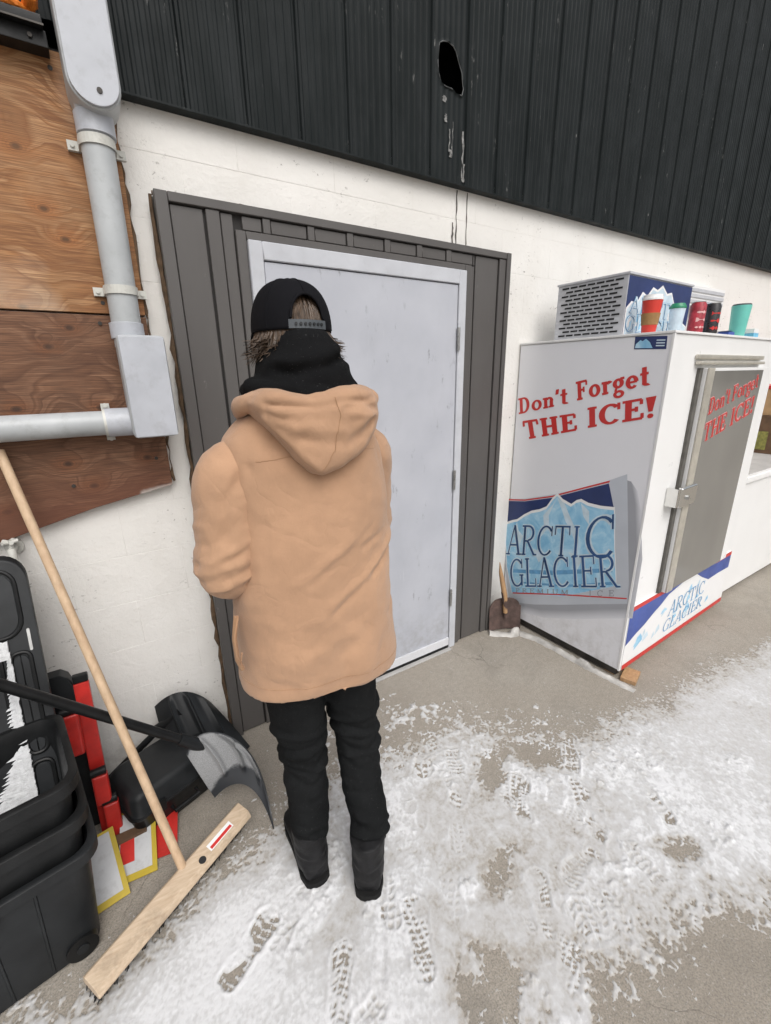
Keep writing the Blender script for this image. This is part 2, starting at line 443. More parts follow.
# ------------------------------------------------------------------ mesh helpers
class MB:
    def __init__(s):
        s.v = []; s.f = []; s.mi = []
    def add(s, verts, faces, mi=0):
        n = len(s.v)
        s.v += [tuple(map(float, p)) for p in verts]
        s.f += [tuple(n+i for i in f) for f in faces]
        s.mi += [mi]*len(faces)
        return s
    def box(s, lo, hi, mi=0, M=None):
        x0, y0, z0 = lo; x1, y1, z1 = hi
        vs = [(x0, y0, z0), (x1, y0, z0), (x1, y1, z0), (x0, y1, z0), (x0, y0, z1), (x1, y0, z1), (x1, y1, z1), (x0, y1, z1)]
        if M is not None:
            vs = [tuple(M @ Vector(p)) for p in vs]
        return s.add(vs, [(0, 3, 2, 1), (4, 5, 6, 7), (0, 1, 5, 4), (1, 2, 6, 5), (2, 3, 7, 6), (3, 0, 4, 7)], mi)
    def loft(s, rings, cap=True, mi=0, closed=True):
        n = len(rings[0]); vs = [p for r in rings for p in r]; fs = []
        for i in range(len(rings)-1):
            for j in range(n if closed else n-1):
                a = i*n+j; b = i*n+(j+1) % n
                fs.append((a, b, b+n, a+n))
        if cap:
            fs.append(tuple(reversed(range(n))))
            fs.append(tuple(range((len(rings)-1)*n, len(rings)*n)))
        return s.add(vs, fs, mi)
    def tube(s, pts, rad, n=12, mi=0, cap=True, sx=1.0):
        pts = [Vector(p) for p in pts]
        if not hasattr(rad, '__len__'):
            rad = [rad]*len(pts)
        rings = []
        up = None
        for i, p in enumerate(pts):
            t = (pts[min(i+1, len(pts)-1)]-pts[max(i-1, 0)]).normalized()
            if up is None:
                up = Vector((0, 0, 1)) if abs(t.z) < .9 else Vector((0, 1, 0))
            a = t.cross(up).normalized(); b = a.cross(t).normalized(); up = b
            rings.append([tuple(p+a*math.cos(2*PI*k/n)*rad[i]*sx+b*math.sin(2*PI*k/n)*rad[i]) for k in range(n)])
        return s.loft(rings, cap, mi)
    def lathe(s, prof, c=(0, 0, 0), n=24, mi=0, cap=True):
        rings = [[(c[0]+r*math.cos(2*PI*k/n), c[1]+r*math.sin(2*PI*k/n), c[2]+z) for k in range(n)] for r, z in prof]
        return s.loft(rings, cap, mi)
    def prism(s, poly, f0, f1, mi=0):
        """poly 2D, f0/f1 map (a,b) to 3D for the two faces"""
        n = len(poly)
        vs = [f0(a, b) for a, b in poly]+[f1(a, b) for a, b in poly]
        fs = [tuple(range(n)), tuple(reversed(range(n, 2*n)))]
        fs += [(i, i+n, (i+1) % n+n, (i+1) % n) for i in range(n)]
        return s.add(vs, fs, mi)

OFF = {}
def set_props(o, label=None, cat=None, group=None, kind=None):
    if label: o['label'] = label
    if cat: o['category'] = cat
    if group: o['group'] = group
    if kind: o['kind'] = kind
    return o
def thing(name, loc, label, cat, group=None, rotz=0.0, local=False):
    o = bpy.data.objects.new(name, None)
    o.empty_display_size = .1
    COL.objects.link(o)
    o.location = loc
    o.rotation_euler = (0, 0, rotz)
    OFF[o.name] = Vector((0, 0, 0)) if local else Vector(loc)
    return set_props(o, label, cat, group)
def fixn(me):
    bm = bmesh.new(); bm.from_mesh(me)
    bmesh.ops.recalc_face_normals(bm, faces=bm.faces)
    bm.to_mesh(me); bm.free()
def make_mesh(name, mb, mats, smooth=False, bevel=0.0, bseg=2, off=None, recalc=True, sharp=None):
    me = bpy.data.meshes.new(name)
    vs = mb.v if off is None else [(a-off.x, b-off.y, c-off.z) for a, b, c in mb.v]
    me.from_pydata(vs, [], mb.f)
    if not isinstance(mats, (list, tuple)):
        mats = [mats]
    for m in mats:
        me.materials.append(m)
    if any(mb.mi):
        me.polygons.foreach_set('material_index', mb.mi)
    if bevel or recalc:
        bm = bmesh.new(); bm.from_mesh(me)
        if recalc:
            bmesh.ops.recalc_face_normals(bm, faces=bm.faces)
        if bevel:
            es = [e for e in bm.edges if len(e.link_faces) == 2 and e.calc_face_angle(0) > .6]
            bmesh.ops.bevel(bm, geom=es, offset=bevel, segments=bseg, profile=.6, affect='EDGES', clamp_overlap=True)
        bm.to_mesh(me); bm.free()
    if bevel:
        me['wn'] = 1
    if smooth or bevel:
        me.polygons.foreach_set('use_smooth', [True]*len(me.polygons))
        me.set_sharp_from_angle(angle=R(sharp if sharp else 38))
    return me
def link(name, me, parent=None, label=None, cat=None, group=None, kind=None):
    o = bpy.data.objects.new(name, me)
    COL.objects.link(o)
    if me.get('wn'):
        wm = o.modifiers.new('wn', 'WEIGHTED_NORMAL'); wm.keep_sharp = True; wm.weight = 100
    if parent is not None:
        o.parent = parent
        OFF[o.name] = OFF.get(parent.name, Vector((0, 0, 0)))
    return set_props(o, label, cat, group, kind)
def obj(name, mb, mats, parent=None, smooth=False, bevel=0.0, bseg=2, label=None, cat=None, group=None, kind=None, recalc=True, sharp=None, base=None):
    off = OFF.get(parent.name) if parent is not None else (Vector(base) if base is not None else None)
    me = make_mesh(name, mb, mats, smooth, bevel, bseg, off, recalc, sharp)
    o = link(name, me, parent, label, cat, group, kind)
    if base is not None and parent is None:
        o.location = base
        OFF[o.name] = Vector(base)
    return o

def remesh(mb, voxel, smooth_it=4, fac=.5):
    me = bpy.data.meshes.new('tmp'); me.from_pydata(mb.v, [], mb.f); fixn(me)
    o = bpy.data.objects.new('tmp', me); COL.objects.link(o)
    m = o.modifiers.new('r', 'REMESH'); m.mode = 'VOXEL'; m.voxel_size = voxel
    if smooth_it:
        sm = o.modifiers.new('s', 'SMOOTH'); sm.factor = fac; sm.iterations = smooth_it
    dg = bpy.context.evaluated_depsgraph_get(); dg.update()
    me2 = bpy.data.meshes.new_from_object(o.evaluated_get(dg))
    bpy.data.objects.remove(o); bpy.data.meshes.remove(me)
    return me2
def vdata(me):
    n = len(me.vertices)
    co = np.empty(n*3); me.vertices.foreach_get('co', co)
    no = np.empty(n*3); me.vertex_normals.foreach_get('vector', no)
    return co.reshape(-1, 3), no.reshape(-1, 3)
def setco(me, co):
    me.vertices.foreach_set('co', co.ravel()); me.update()
def seg_dist(P, pts):
    d = np.full(len(P), 1e9)
    for a, b in zip(pts[:-1], pts[1:]):
        a = np.array(a, float); b = np.array(b, float); ab = b-a
        t = np.clip(((P-a)@ab)/max(ab@ab, 1e-12), 0, 1)
        d = np.minimum(d, np.linalg.norm(P-(a+t[:, None]*ab), axis=1))
    return d
def folds(me, lst):
    co, no = vdata(me)
    dsp = np.zeros(len(co))
    for pts, amp, w in lst:
        dsp += amp*np.exp(-(seg_dist(co, pts)/w)**2)
    setco(me, co+no*dsp[:, None])

# numpy value noise
_LAT = RNG.random((256, 256))
def vnoise(x, y):
    xi = np.floor(x).astype(int); yi = np.floor(y).astype(int)
    fx = x-xi; fy = y-yi
    fx = fx*fx*(3-2*fx); fy = fy*fy*(3-2*fy)
    g = lambda a, b: _LAT[a & 255, b & 255]
    return (g(xi, yi)*(1-fx)+g(xi+1, yi)*fx)*(1-fy)+(g(xi, yi+1)*(1-fx)+g(xi+1, yi+1)*fx)*fy
def fbm(x, y, f, o=4, gain=.5):
    t = 0; a = 1; s = 0
    for i in range(o):
        t = t+a*vnoise(x*f+i*17.3, y*f+i*9.7); s += a; a *= gain; f *= 2.03
    return t/s

# ------------------------------------------------------------------ ground
mb = MB()
mb.add([(-60, -60, 0), (60, -60, 0), (60, 60, 0), (-60, 60, 0)], [(0, 1, 2, 3)])
obj('ground', mb, M_CONC, kind='structure')

# ------------------------------------------------------------------ building
WALL_Y = 0.045
bld = thing('store_building', (0, 0, 0), 'shop building with white block wall, dark ribbed siding and a grey steel door', 'building')
# block wall
bw = obj('block_wall', MB().box((-6, WALL_Y+.0009, -.05), (14, WALL_Y+.25, 2.62)), M_MORTAR, bld)
BLK_W, BLK_H = .405, .203
bmb = MB().box((.0006, 0, .0006), (BLK_W-.0006, .03, BLK_H-.0006))
blk_me = make_mesh('concrete_block', bmb, M_WALL, bevel=.0009, bseg=1)
for r in range(13):
    x = -3.1 + (r % 2)*BLK_W/2
    while x < 4.6:
        z = r*BLK_H
        if not (x > -1.38 and x+BLK_W < .32 and z+BLK_H < 2.30) and not (x+BLK_W < -1.55 and 1.35 < z and z+BLK_H < 2.55):
            o = link('concrete_block', blk_me, bw)
            o.location = (x, WALL_Y+random.uniform(-.0002, .0002), z)
        x += BLK_W
# siding
SPW = .211
def siding_profile():
    # (x, y offset) across one panel, y negative = towards the viewer
    p = [(0, 0), (.004, -.008), (.013, -.008), (.020, 0.0)]
    x = .019
    for i in range(6):
        w = (SPW-.023)/6
        p += [(x+w*.30, -.0002), (x+w*.45, -.0028), (x+w*.72, -.0028), (x+w*.87, -.0002)]
        x += w
    p += [(SPW-.001, 0.0)]
    return p
def siding_mesh(z0, z1, hole=None):
    prof = siding_profile()
    mb = MB()
    if hole is None:
        zs = [z0, z1]
    else:
        zs = [z0]+list(np.arange(hole[0], hole[1], .006))+[z1]
        q = []
        for (xa, ya), (xb, yb) in zip(prof[:-1], prof[1:]):
            n = max(1, int((xb-xa)/.005))
            q += [(xa+(xb-xa)*i/n, ya+(yb-ya)*i/n) for i in range(n)]
        prof = q+[prof[-1]]
    n = len(prof)
    vs = [(x, y, z) for z in zs for x, y in prof]
    fs = [(i*n+j, i*n+j+1, (i+1)*n+j+1, (i+1)*n+j) for i in range(len(zs)-1) for j in range(n-1)]
    return vs, fs
SID_Y = .012
SZ0, SZ1 = 2.568, 5.2
vs, fs = siding_mesh(SZ0, SZ1)
m0 = MB().add(vs, fs); sid_me = make_mesh('siding_panel', m0, M_SIDING, smooth=True, sharp=25, recalc=False)
vs, fs = siding_mesh(2.70, SZ1)
m0 = MB().add(vs, fs); sid_me_hi = make_mesh('siding_panel', m0, M_SIDING, smooth=True, sharp=25, recalc=False)
# torn hole in one panel
HOLE = [(-.145, 3.074), (-.128, 3.083), (-.095, 3.092), (-.066, 3.084), (-.052, 3.066), (-.035, 3.047), (-.022, 3.018), (-.015, 3.002), (-.004, 2.966), (.0, 2.947), (-.011, 2.919), (-.040, 2.921), (-.071, 2.931), (-.100, 2.929), (-.130, 2.937), (-.148, 2.970), (-.154, 2.999), (-.150, 3.04)]
def inpoly(px, py, poly):
    c = False; j = len(poly)-1
    for i in range(len(poly)):
        if (poly[i][1] > py) != (poly[j][1] > py) and px < (poly[j][0]-poly[i][0])*(py-poly[i][1])/(poly[j][1]-poly[i][1])+poly[i][0]:
            c = not c
        j = i
    return c
def snap(px, py, poly):
    best = None
    for i in range(len(poly)):
        a = Vector(poly[i]); b = Vector(poly[(i+1) % len(poly)]); ab = b-a
        t = max(0, min(1, (Vector((px, py))-a).dot(ab)/ab.length_squared)); q = a+ab*t
        d = (q-Vector((px, py))).length
        if best is None or d < best[0]: best = (d, q)
    return best
SX0 = -1.246
xs = SX0-SPW
i = 0
while xs > -3.2:
    o = link('siding_panel', sid_me_hi, bld) if xs < SX0-SPW-.001 else link('siding_panel', sid_me, bld)
    o.location = (xs, SID_Y, 0); xs -= SPW
xs = SX0
while xs < 12:
    if xs < -.10 < xs+SPW:
        hx = xs
        vs, fs = siding_mesh(SZ0, SZ1, (2.90, 3.12))
        keep = []; used = {}
        for f in fs:
            c = [sum(vs[i][a] for i in f)/4 for a in range(3)]
            if not inpoly(c[0]+hx, c[2], HOLE): keep.append(f)
            else:
                for i in f: used[i] = 1
        kv = set(i for f in keep for i in f)
        vs2 = [list(p) for p in vs]
        for i in used:
            if i in kv:
                d, q = snap(vs[i][0]+hx, vs[i][2], HOLE)
                if d < .012:
                    vs2[i][0] = q.x-hx; vs2[i][2] = q.y
                    vs2[i][1] -= .005
        m1 = MB().add(vs2, keep)
        o = obj('siding_panel', m1, M_SIDING, bld, smooth=True, recalc=False, label='siding panel with a ragged black hole torn through it')
        o.location = (hx, SID_Y, 0)
    else:
        o = link('siding_panel', sid_me, bld)
        o.location = (xs, SID_Y, 0)
    xs += SPW
# torn metal rim of the hole
rim = [(a, SID_Y-.004-.003*math.sin(i*2.1), b) for i, (a, b) in enumerate(HOLE)]
obj('hole_rim', MB().tube(rim+[rim[0]], [.0012+.0016*abs(math.sin(i*1.7)) for i in range(len(rim)+1)], 6), simple('bare_metal_edge', (.10, .105, .105), .5, .4, 30, metallic=.3), bld, smooth=True)
# near-black boards and roof slab added behind the siding to stop light leaks
mb = MB()
mb.box((-6, .27, 2.5), (14, .34, 5.3)); mb.box((-6, SID_Y+.004, 5.21), (14, 3, 5.4)); mb.box((-6, SID_Y+.012, 2.621), (14, .28, 2.64))
obj('cavity_light_block', mb, M_CAVITY, bld)
# bottom flashing of the siding
mb = MB()
mb.box((SX0-SPW, SID_Y-.0125, SZ0-.003), (12, WALL_Y-.001, SZ0+.004))
obj('base_flashing', mb, M_SIDING, bld, bevel=.002)
# streaks below the hole (dried white droppings) and dark drips on the paint
def streak(pts, w0, y, rng):
    mb = MB(); n = len(pts)
    vs = []
    for i, (x, z) in enumerate(pts):
        w = w0*(.5+rng.random())
        vs += [(x-w, y, z), (x+w, y, z)]
    mb.add(vs, [(2*i, 2*i+1, 2*i+3, 2*i+2) for i in range(n-1)])
    return mb
rg = random.Random(3)
M_DROP = simple('dried_white_streak', (.20, .20, .195), .8, .6, 90)
M_DRIP = simple('dark_drip', (.10, .09, .08), .7, .4, 50)
for x, za, zb, w in [(-.111, 2.895, 2.872, .009), (-.103, 2.83, 2.80, .006), (-.078, 2.778, 2.69, .0028), (-.070, 2.70, 2.670, .0065), (.006, 2.787, 2.60, .005), (-.060, 2.81, 2.67, .0016), (.012, 2.66, 2.585, .007)]:
    pts = [(x+rg.uniform(-.003, .003), za+(zb-za)*t/7) for t in range(8)]
    obj('white_streak', streak(pts, w, SID_Y-.0048, rg), M_DROP, bld)
for x, za, zb, w in [(.009, 2.562, 2.31, .0035), (.077, 2.562, 2.31, .0028), (-.015, 2.42, 2.31, .005)]:
    pts = [(x+rg.uniform(-.003, .003), za+(zb-za)*t/9) for t in range(10)]
    obj('dark_drip', streak(pts, w, WALL_Y-.002, rg), M_DRIP, bld)

# plywood sheets over an old opening
def yprism(poly, y0, y1):
    return MB().prism(poly, lambda a, b: (a, y0, b), lambda a, b: (a, y1, b))
obj('plywood_sheet', yprism([(-3.2, 1.912), (-1.475, 1.912), (-1.470, 2.625), (-3.2, 2.625)], .004, .044), M_PLY, bld, bevel=.0015, bseg=1, label='weathered orange fir plywood sheet with knots')
obj('plywood_sheet', yprism([(-3.2, .92), (-2.04, 1.164), (-1.75, 1.238), (-1.62, 1.262), (-1.478, 1.288), (-1.475, 1.906), (-3.2, 1.906)], .006, .044), M_PLY2, bld, bevel=.0015, bseg=1, label='dark reddish brown plywood strip with white overspray at its lower edge')

for sx_, sz_ in ((-1.62, 2.58), (-1.95, 2.59), (-1.515, 2.34), (-1.60, 1.945), (-1.93, 1.94), (-1.62, 1.88), (-1.90, 1.87), (-1.52, 1.40), (-1.80, 1.33)):
    obj('screw', MB().tube([(sx_, .0065, sz_), (sx_, .0022, sz_)], .0065, 10), M_DARKSTEEL, bld, smooth=True)
rg = random.Random(15)
pts = [(-1.470+rg.uniform(-.003, .003), .020, 1.30+t*.03) for t in range(43)]
obj('edge_bead', MB().tube(pts, [rg.uniform(.001, .008) for _ in pts], 6), M_RUST, bld, smooth=True)
# door surround: brown sheet metal, panels and battens
TX0, TX1, TZ = -1.393, .335, 2.305
DX0, DX1, DZ = -1.092, .012, 2.19
ds = obj('door_surround', MB().box((TX0+.004, -.012, 0), (TX1-.004, WALL_Y+.02, TZ-.004)), M_TRIM_DARK, bld)
def dpanel(x0, x1, z0, z1, y=-.022, name='trim_panel', g=.003):
    obj(name, MB().box((x0+g, y, z0+g), (x1-g, -.008, z1-g)), M_TRIM, ds, bevel=.002, bseg=1)
# outer trim
dpanel(TX0, TX0+.042, 0, TZ, -.034, 'outer_trim', 0)
dpanel(TX1-.080, TX1-.030, 0, TZ-.031, -.030, 'outer_trim', .002)
dpanel(TX1-.030, TX1, 0, TZ, -.038, 'outer_trim', 0)
dpanel(TX0+.043, TX1-.031, TZ-.030, TZ, -.034, 'outer_trim', 0)
# left side
dpanel(TX0+.043, -1.236, .004, TZ-.032)
dpanel(-1.230, -1.182, .004, TZ-.032, -.028, 'batten', 0)
dpanel(-1.181, -1.132, .004, TZ-.032)
# inner trim round the door
dpanel(-1.131, DX0-.001, .004, DZ+.030, -.032, 'inner_trim', 0)
dpanel(DX0, DX1+.0, DZ+.002, DZ+.030, -.032, 'inner_trim', 0)
dpanel(DX1+.001, DX1+.045, .004, DZ+.030, -.032, 'inner_trim', 0)
# top panels and battens
tops = [-1.131, -1.02, -.835, -.655, -.465, -.285, -.105, .075]
for a, b in zip(tops[:-1], tops[1:]):
    if b <= .076:
        dpanel(a+.028, b-.004, DZ+.032, TZ-.032)
    if a > -1.1:
        dpanel(a-.003, a+.027, DZ+.032, TZ-.032, -.028, 'batten', 0)
# right side
dpanel(DX1+.046, .085, .004, DZ+.031, -.022)
dpanel(.0715, .085, DZ+.032, TZ-.032, -.022)
dpanel(.088, TX1-.081, .004, TZ-.032)
# caulk with rust
rg = random.Random(5)
pts = [(TX0-.004+rg.uniform(-.004, .003), .012, t*.05) for t in range(47)]
obj('caulk_bead', MB().tube(pts, [rg.uniform(.004, .013) for _ in pts], 6), M_RUST, ds, smooth=True)
pts = [(TX0+t*.05, .010, TZ+.002+rg.uniform(-.003, .004)) for t in range(35)]
obj('caulk_bead', MB().tube(pts, [rg.uniform(.002, .009) for _ in pts], 6), M_RUST, ds, smooth=True)

# door
door = obj('steel_door', MB().box((-1.0345, -.040, .055), (-.0395, -.0125, 2.122)), M_DOOR, bld, bevel=.002, bseg=1, label='pale grey scuffed steel door')
for a, b in (((DX0, -.048, 0), (-1.038, -.0125, DZ)), ((-.036, -.048, 0), (DX1, -.0125, DZ)), ((-1.0378, -.048, 2.126), (-.0362, -.0125, DZ))):
    obj('door_frame', MB().box(a, b), M_FRAME, door, bevel=.003, bseg=1)
obj('door_sweep', MB().box((-1.03, -.052, .030), (-.043, -.0405, .082)), simple('white_sweep', (.62, .63, .66), .4, .05, 10, dirt=.2), door, bevel=.003)
obj('sweep_brush', MB().box((-1.028, -.050, .010), (-.045, -.034, .029)), M_BLACKPL, door)
obj('threshold', MB().box((-1.037, -.075, 0), (-.037, -.013, .009)), M_LIDGREY, door, bevel=.004)
for z in (1.866, 1.115, .365):
    h = MB()
    for q in range(5):
        h.tube([(-.0375, -.053, z-.055+q*.0225), (-.0375, -.053, z-.055+q*.0225+.0205)], .0075, 10)
    h.box((-.046, -.0495, z-.056), (-.029, -.0481, z+.056))
    obj('hinge', h, M_STEEL, door, smooth=True)
h = MB(); h.tube([(-.965, -.041, 1.0), (-.965, -.095, 1.0)], .012, 12); h.tube([(-.97, -.095, 1.0), (-.86, -.098, .998)], .010, 12); h.lathe([(.03, 0), (.03, .001)], (0, 0, 0), 4)
h = MB(); h.tube([(-.965, -.039, 1.0), (-.965, -.047, 1.0)], .034, 20); h.tube([(-.965, -.045, 1.0), (-.965, -.095, 1.0)], .012, 12); h.tube([(-.972, -.095, 1.0), (-.86, -.098, .998)], .010, 12)
obj('door_lever', h, M_STEEL, door, smooth=True)
h = MB(); h.tube([(-.965, -.039, 1.14), (-.965, -.052, 1.14)], [.030, .026], 20)
obj('deadbolt', h, M_STEEL, door, smooth=True)

# ------------------------------------------------------------------ conduit
cd = thing('electrical_conduit', (-1.535, 0, 1.49), 'thick grey plastic conduit bending down the plywood beside the door', 'conduit')
YC = -.052
obj('vertical_pipe', MB().tube([(-1.534, YC, 2.50), (-1.545, YC, 1.80)], .0455, 28), M_PVC, cd, smooth=True)
obj('horizontal_pipe', MB().tube([(-1.50, YC, 1.549), (-3.1, YC, 1.549)], .0415, 28), M_PVC, cd, smooth=True)
obj('socket_collar', MB().lathe([(.0462, 0), (.053, .002), (.053, .055), (.047, .06)], (-1.533, YC, 2.405), 28), M_PVC2, cd, smooth=True)
obj('socket_collar', MB().lathe([(.0462, 0), (.052, .002), (.052, .05), (.047, .052)], (-1.545, YC, 1.826), 28), M_PVC2, cd, smooth=True)
c = MB().tube([(-1.66, YC, 1.549), (-1.57, YC, 1.549)], .049, 28)
obj('socket_collar', c, M_PVC2, cd, smooth=True)
def stadium(cx, z0, z1, hw, n=14):
    p = [(cx+hw*math.cos(PI+PI*t/n), z0+hw+hw*math.sin(PI+PI*t/n)) for t in range(n+1)]
    return p+[(cx+hw, z1), (cx-hw, z1)]
up = obj('access_fitting', yprism(stadium(-1.522, 2.448, 2.95, .0685), -.128, -.004), M_PVC, cd, bevel=.006, bseg=3, sharp=50)
obj('fitting_cover', yprism(stadium(-1.522, 2.454, 2.945, .0635), -.138, -.1285), M_PVC2, up, bevel=.003, bseg=2, sharp=50)
obj('cover_screw', MB().tube([(-1.512, -.1375, 2.492), (-1.512, -.141, 2.492)], .0075, 12), M_DARKSTEEL, up, smooth=True)
lo_ = obj('elbow_box', MB().box((-1.588, -.136, 1.494), (-1.442, -.004, 1.836)), M_PVC, cd, bevel=.022, bseg=4, sharp=50)
obj('elbow_cover', MB().box((-1.583, -.147, 1.499), (-1.447, -.1365, 1.831)), M_PVC2, lo_, bevel=.0048, bseg=2, sharp=50)
def vstrap(z, cx, name='pipe_strap'):
    mb = MB(); n = 14; r = .0475
    ring0 = []
    for hz in (-.013, .013):
        ring0.append([(cx+r*math.cos(PI+PI*t/n), YC+r*math.sin(PI+PI*t/n), z+hz) for t in range(n+1)])
    rr = .0505
    ring1 = []
    for hz in (.013, -.013):
        ring1.append([(cx+rr*math.cos(PI+PI*t/n), YC+rr*math.sin(PI+PI*t/n), z+hz) for t in range(n+1)])
    mb.loft([ring0[0], ring0[1], ring1[0], ring1[1], ring0[0]], cap=False, closed=False)
    for sx in (-1, 1):
        mb.box((cx+sx*.049-(.004 if sx > 0 else .03), -.010, z-.013), (cx+sx*.049+(.03 if sx > 0 else .004), .0035, z+.013))
        mb.box((cx+sx*.0465-.004, YC-.003, z-.013), (cx+sx*.0465+.004, -.008, z+.013))
        mb.tube([(cx+sx*.066, -.010, z), (cx+sx*.066, -.015, z)], .006, 10)
    return obj(name, mb, M_STRAP, cd)
vstrap(2.388, -1.536)
vstrap(1.977, -1.5425)
mb = MB()
mb.tube([(-1.668, YC, 1.549), (-1.642, YC, 1.549)], .0475, 24)
for sz in (-1, 1):
    mb.box((-1.668, -.014, 1.549+sz*.048-.016), (-1.642, .003, 1.549+sz*.048+.016))
    mb.tube([(-1.655, -.014, 1.549+sz*.058), (-1.655, -.024, 1.549+sz*.058)], .008, 10)
obj('pipe_strap', mb, M_STRAP, cd, smooth=True)

# ------------------------------------------------------------------ bracket with orange cord above the plywood
cb = thing('cord_bracket', (-1.75, 0, 2.63), 'black wall bracket with an orange cord above the plywood', 'bracket')
mb = MB(); mb.box((-2.3, -.05, 2.600), (-1.615, .003, 2.640)); mb.box((-2.3, -.075, 2.6405), (-1.62, -.001, 2.662))
obj('rail', mb, M_BLACKPL, cb, bevel=.003)
obj('rail_lip', MB().box((-2.3, -.079, 2.636), (-1.618, -.0755, 2.6405)), M_DARKSTEEL, cb)
for x in (-1.655, -1.74, -1.83):
    obj('bolt', MB().tube([(x, -.05, 2.618), (x, -.056, 2.618)], .006, 6), M_DARKSTEEL, cb)
mb = MB()
pts = []
for t in range(120):
    a = t*.34
    pts.append((-1.70+.075*math.cos(a)+.01*math.sin(t), -.055+.018*math.sin(t*1.7), 2.715+.042*math.sin(a)))
mb.tube(pts, .011, 8)
obj('orange_cord', mb, M_ORANGE, cb, smooth=True)

# ------------------------------------------------------------------ outdoor tap on the wall
tp = thing('wall_tap', (-2.013, WALL_Y, 1.10), 'small white painted tap on the wall under the plywood', 'tap')
mb = MB(); mb.tube([(-2.013, WALL_Y, 1.135), (-2.013, -.03, 1.135)], .012, 12); mb.tube([(-2.013, -.025, 1.138), (-2.011, -.035, 1.115), (-2.008, -.04, 1.085)], [.013, .012, .011], 12)
mb.tube([(-2.013, -.01, 1.135), (-2.013, -.01, 1.165)], .008, 10)
obj('spout', mb, M_STRAP, tp, smooth=True)
mb = MB()
for a in range(5):
    an = a*2*PI/5
    mb.tube([(-2.013+.006*math.cos(an), -.012+.006*math.sin(an), 1.166), (-2.013+.024*math.cos(an), -.012+.024*math.sin(an), 1.168)], .007, 8)
obj('handle', mb, M_STRAP, tp, smooth=True)
obj('flange', MB().tube([(-2.013, WALL_Y+.004, 1.135), (-2.013, WALL_Y-.012, 1.135)], .028, 16), M_STRAP, tp, smooth=True)

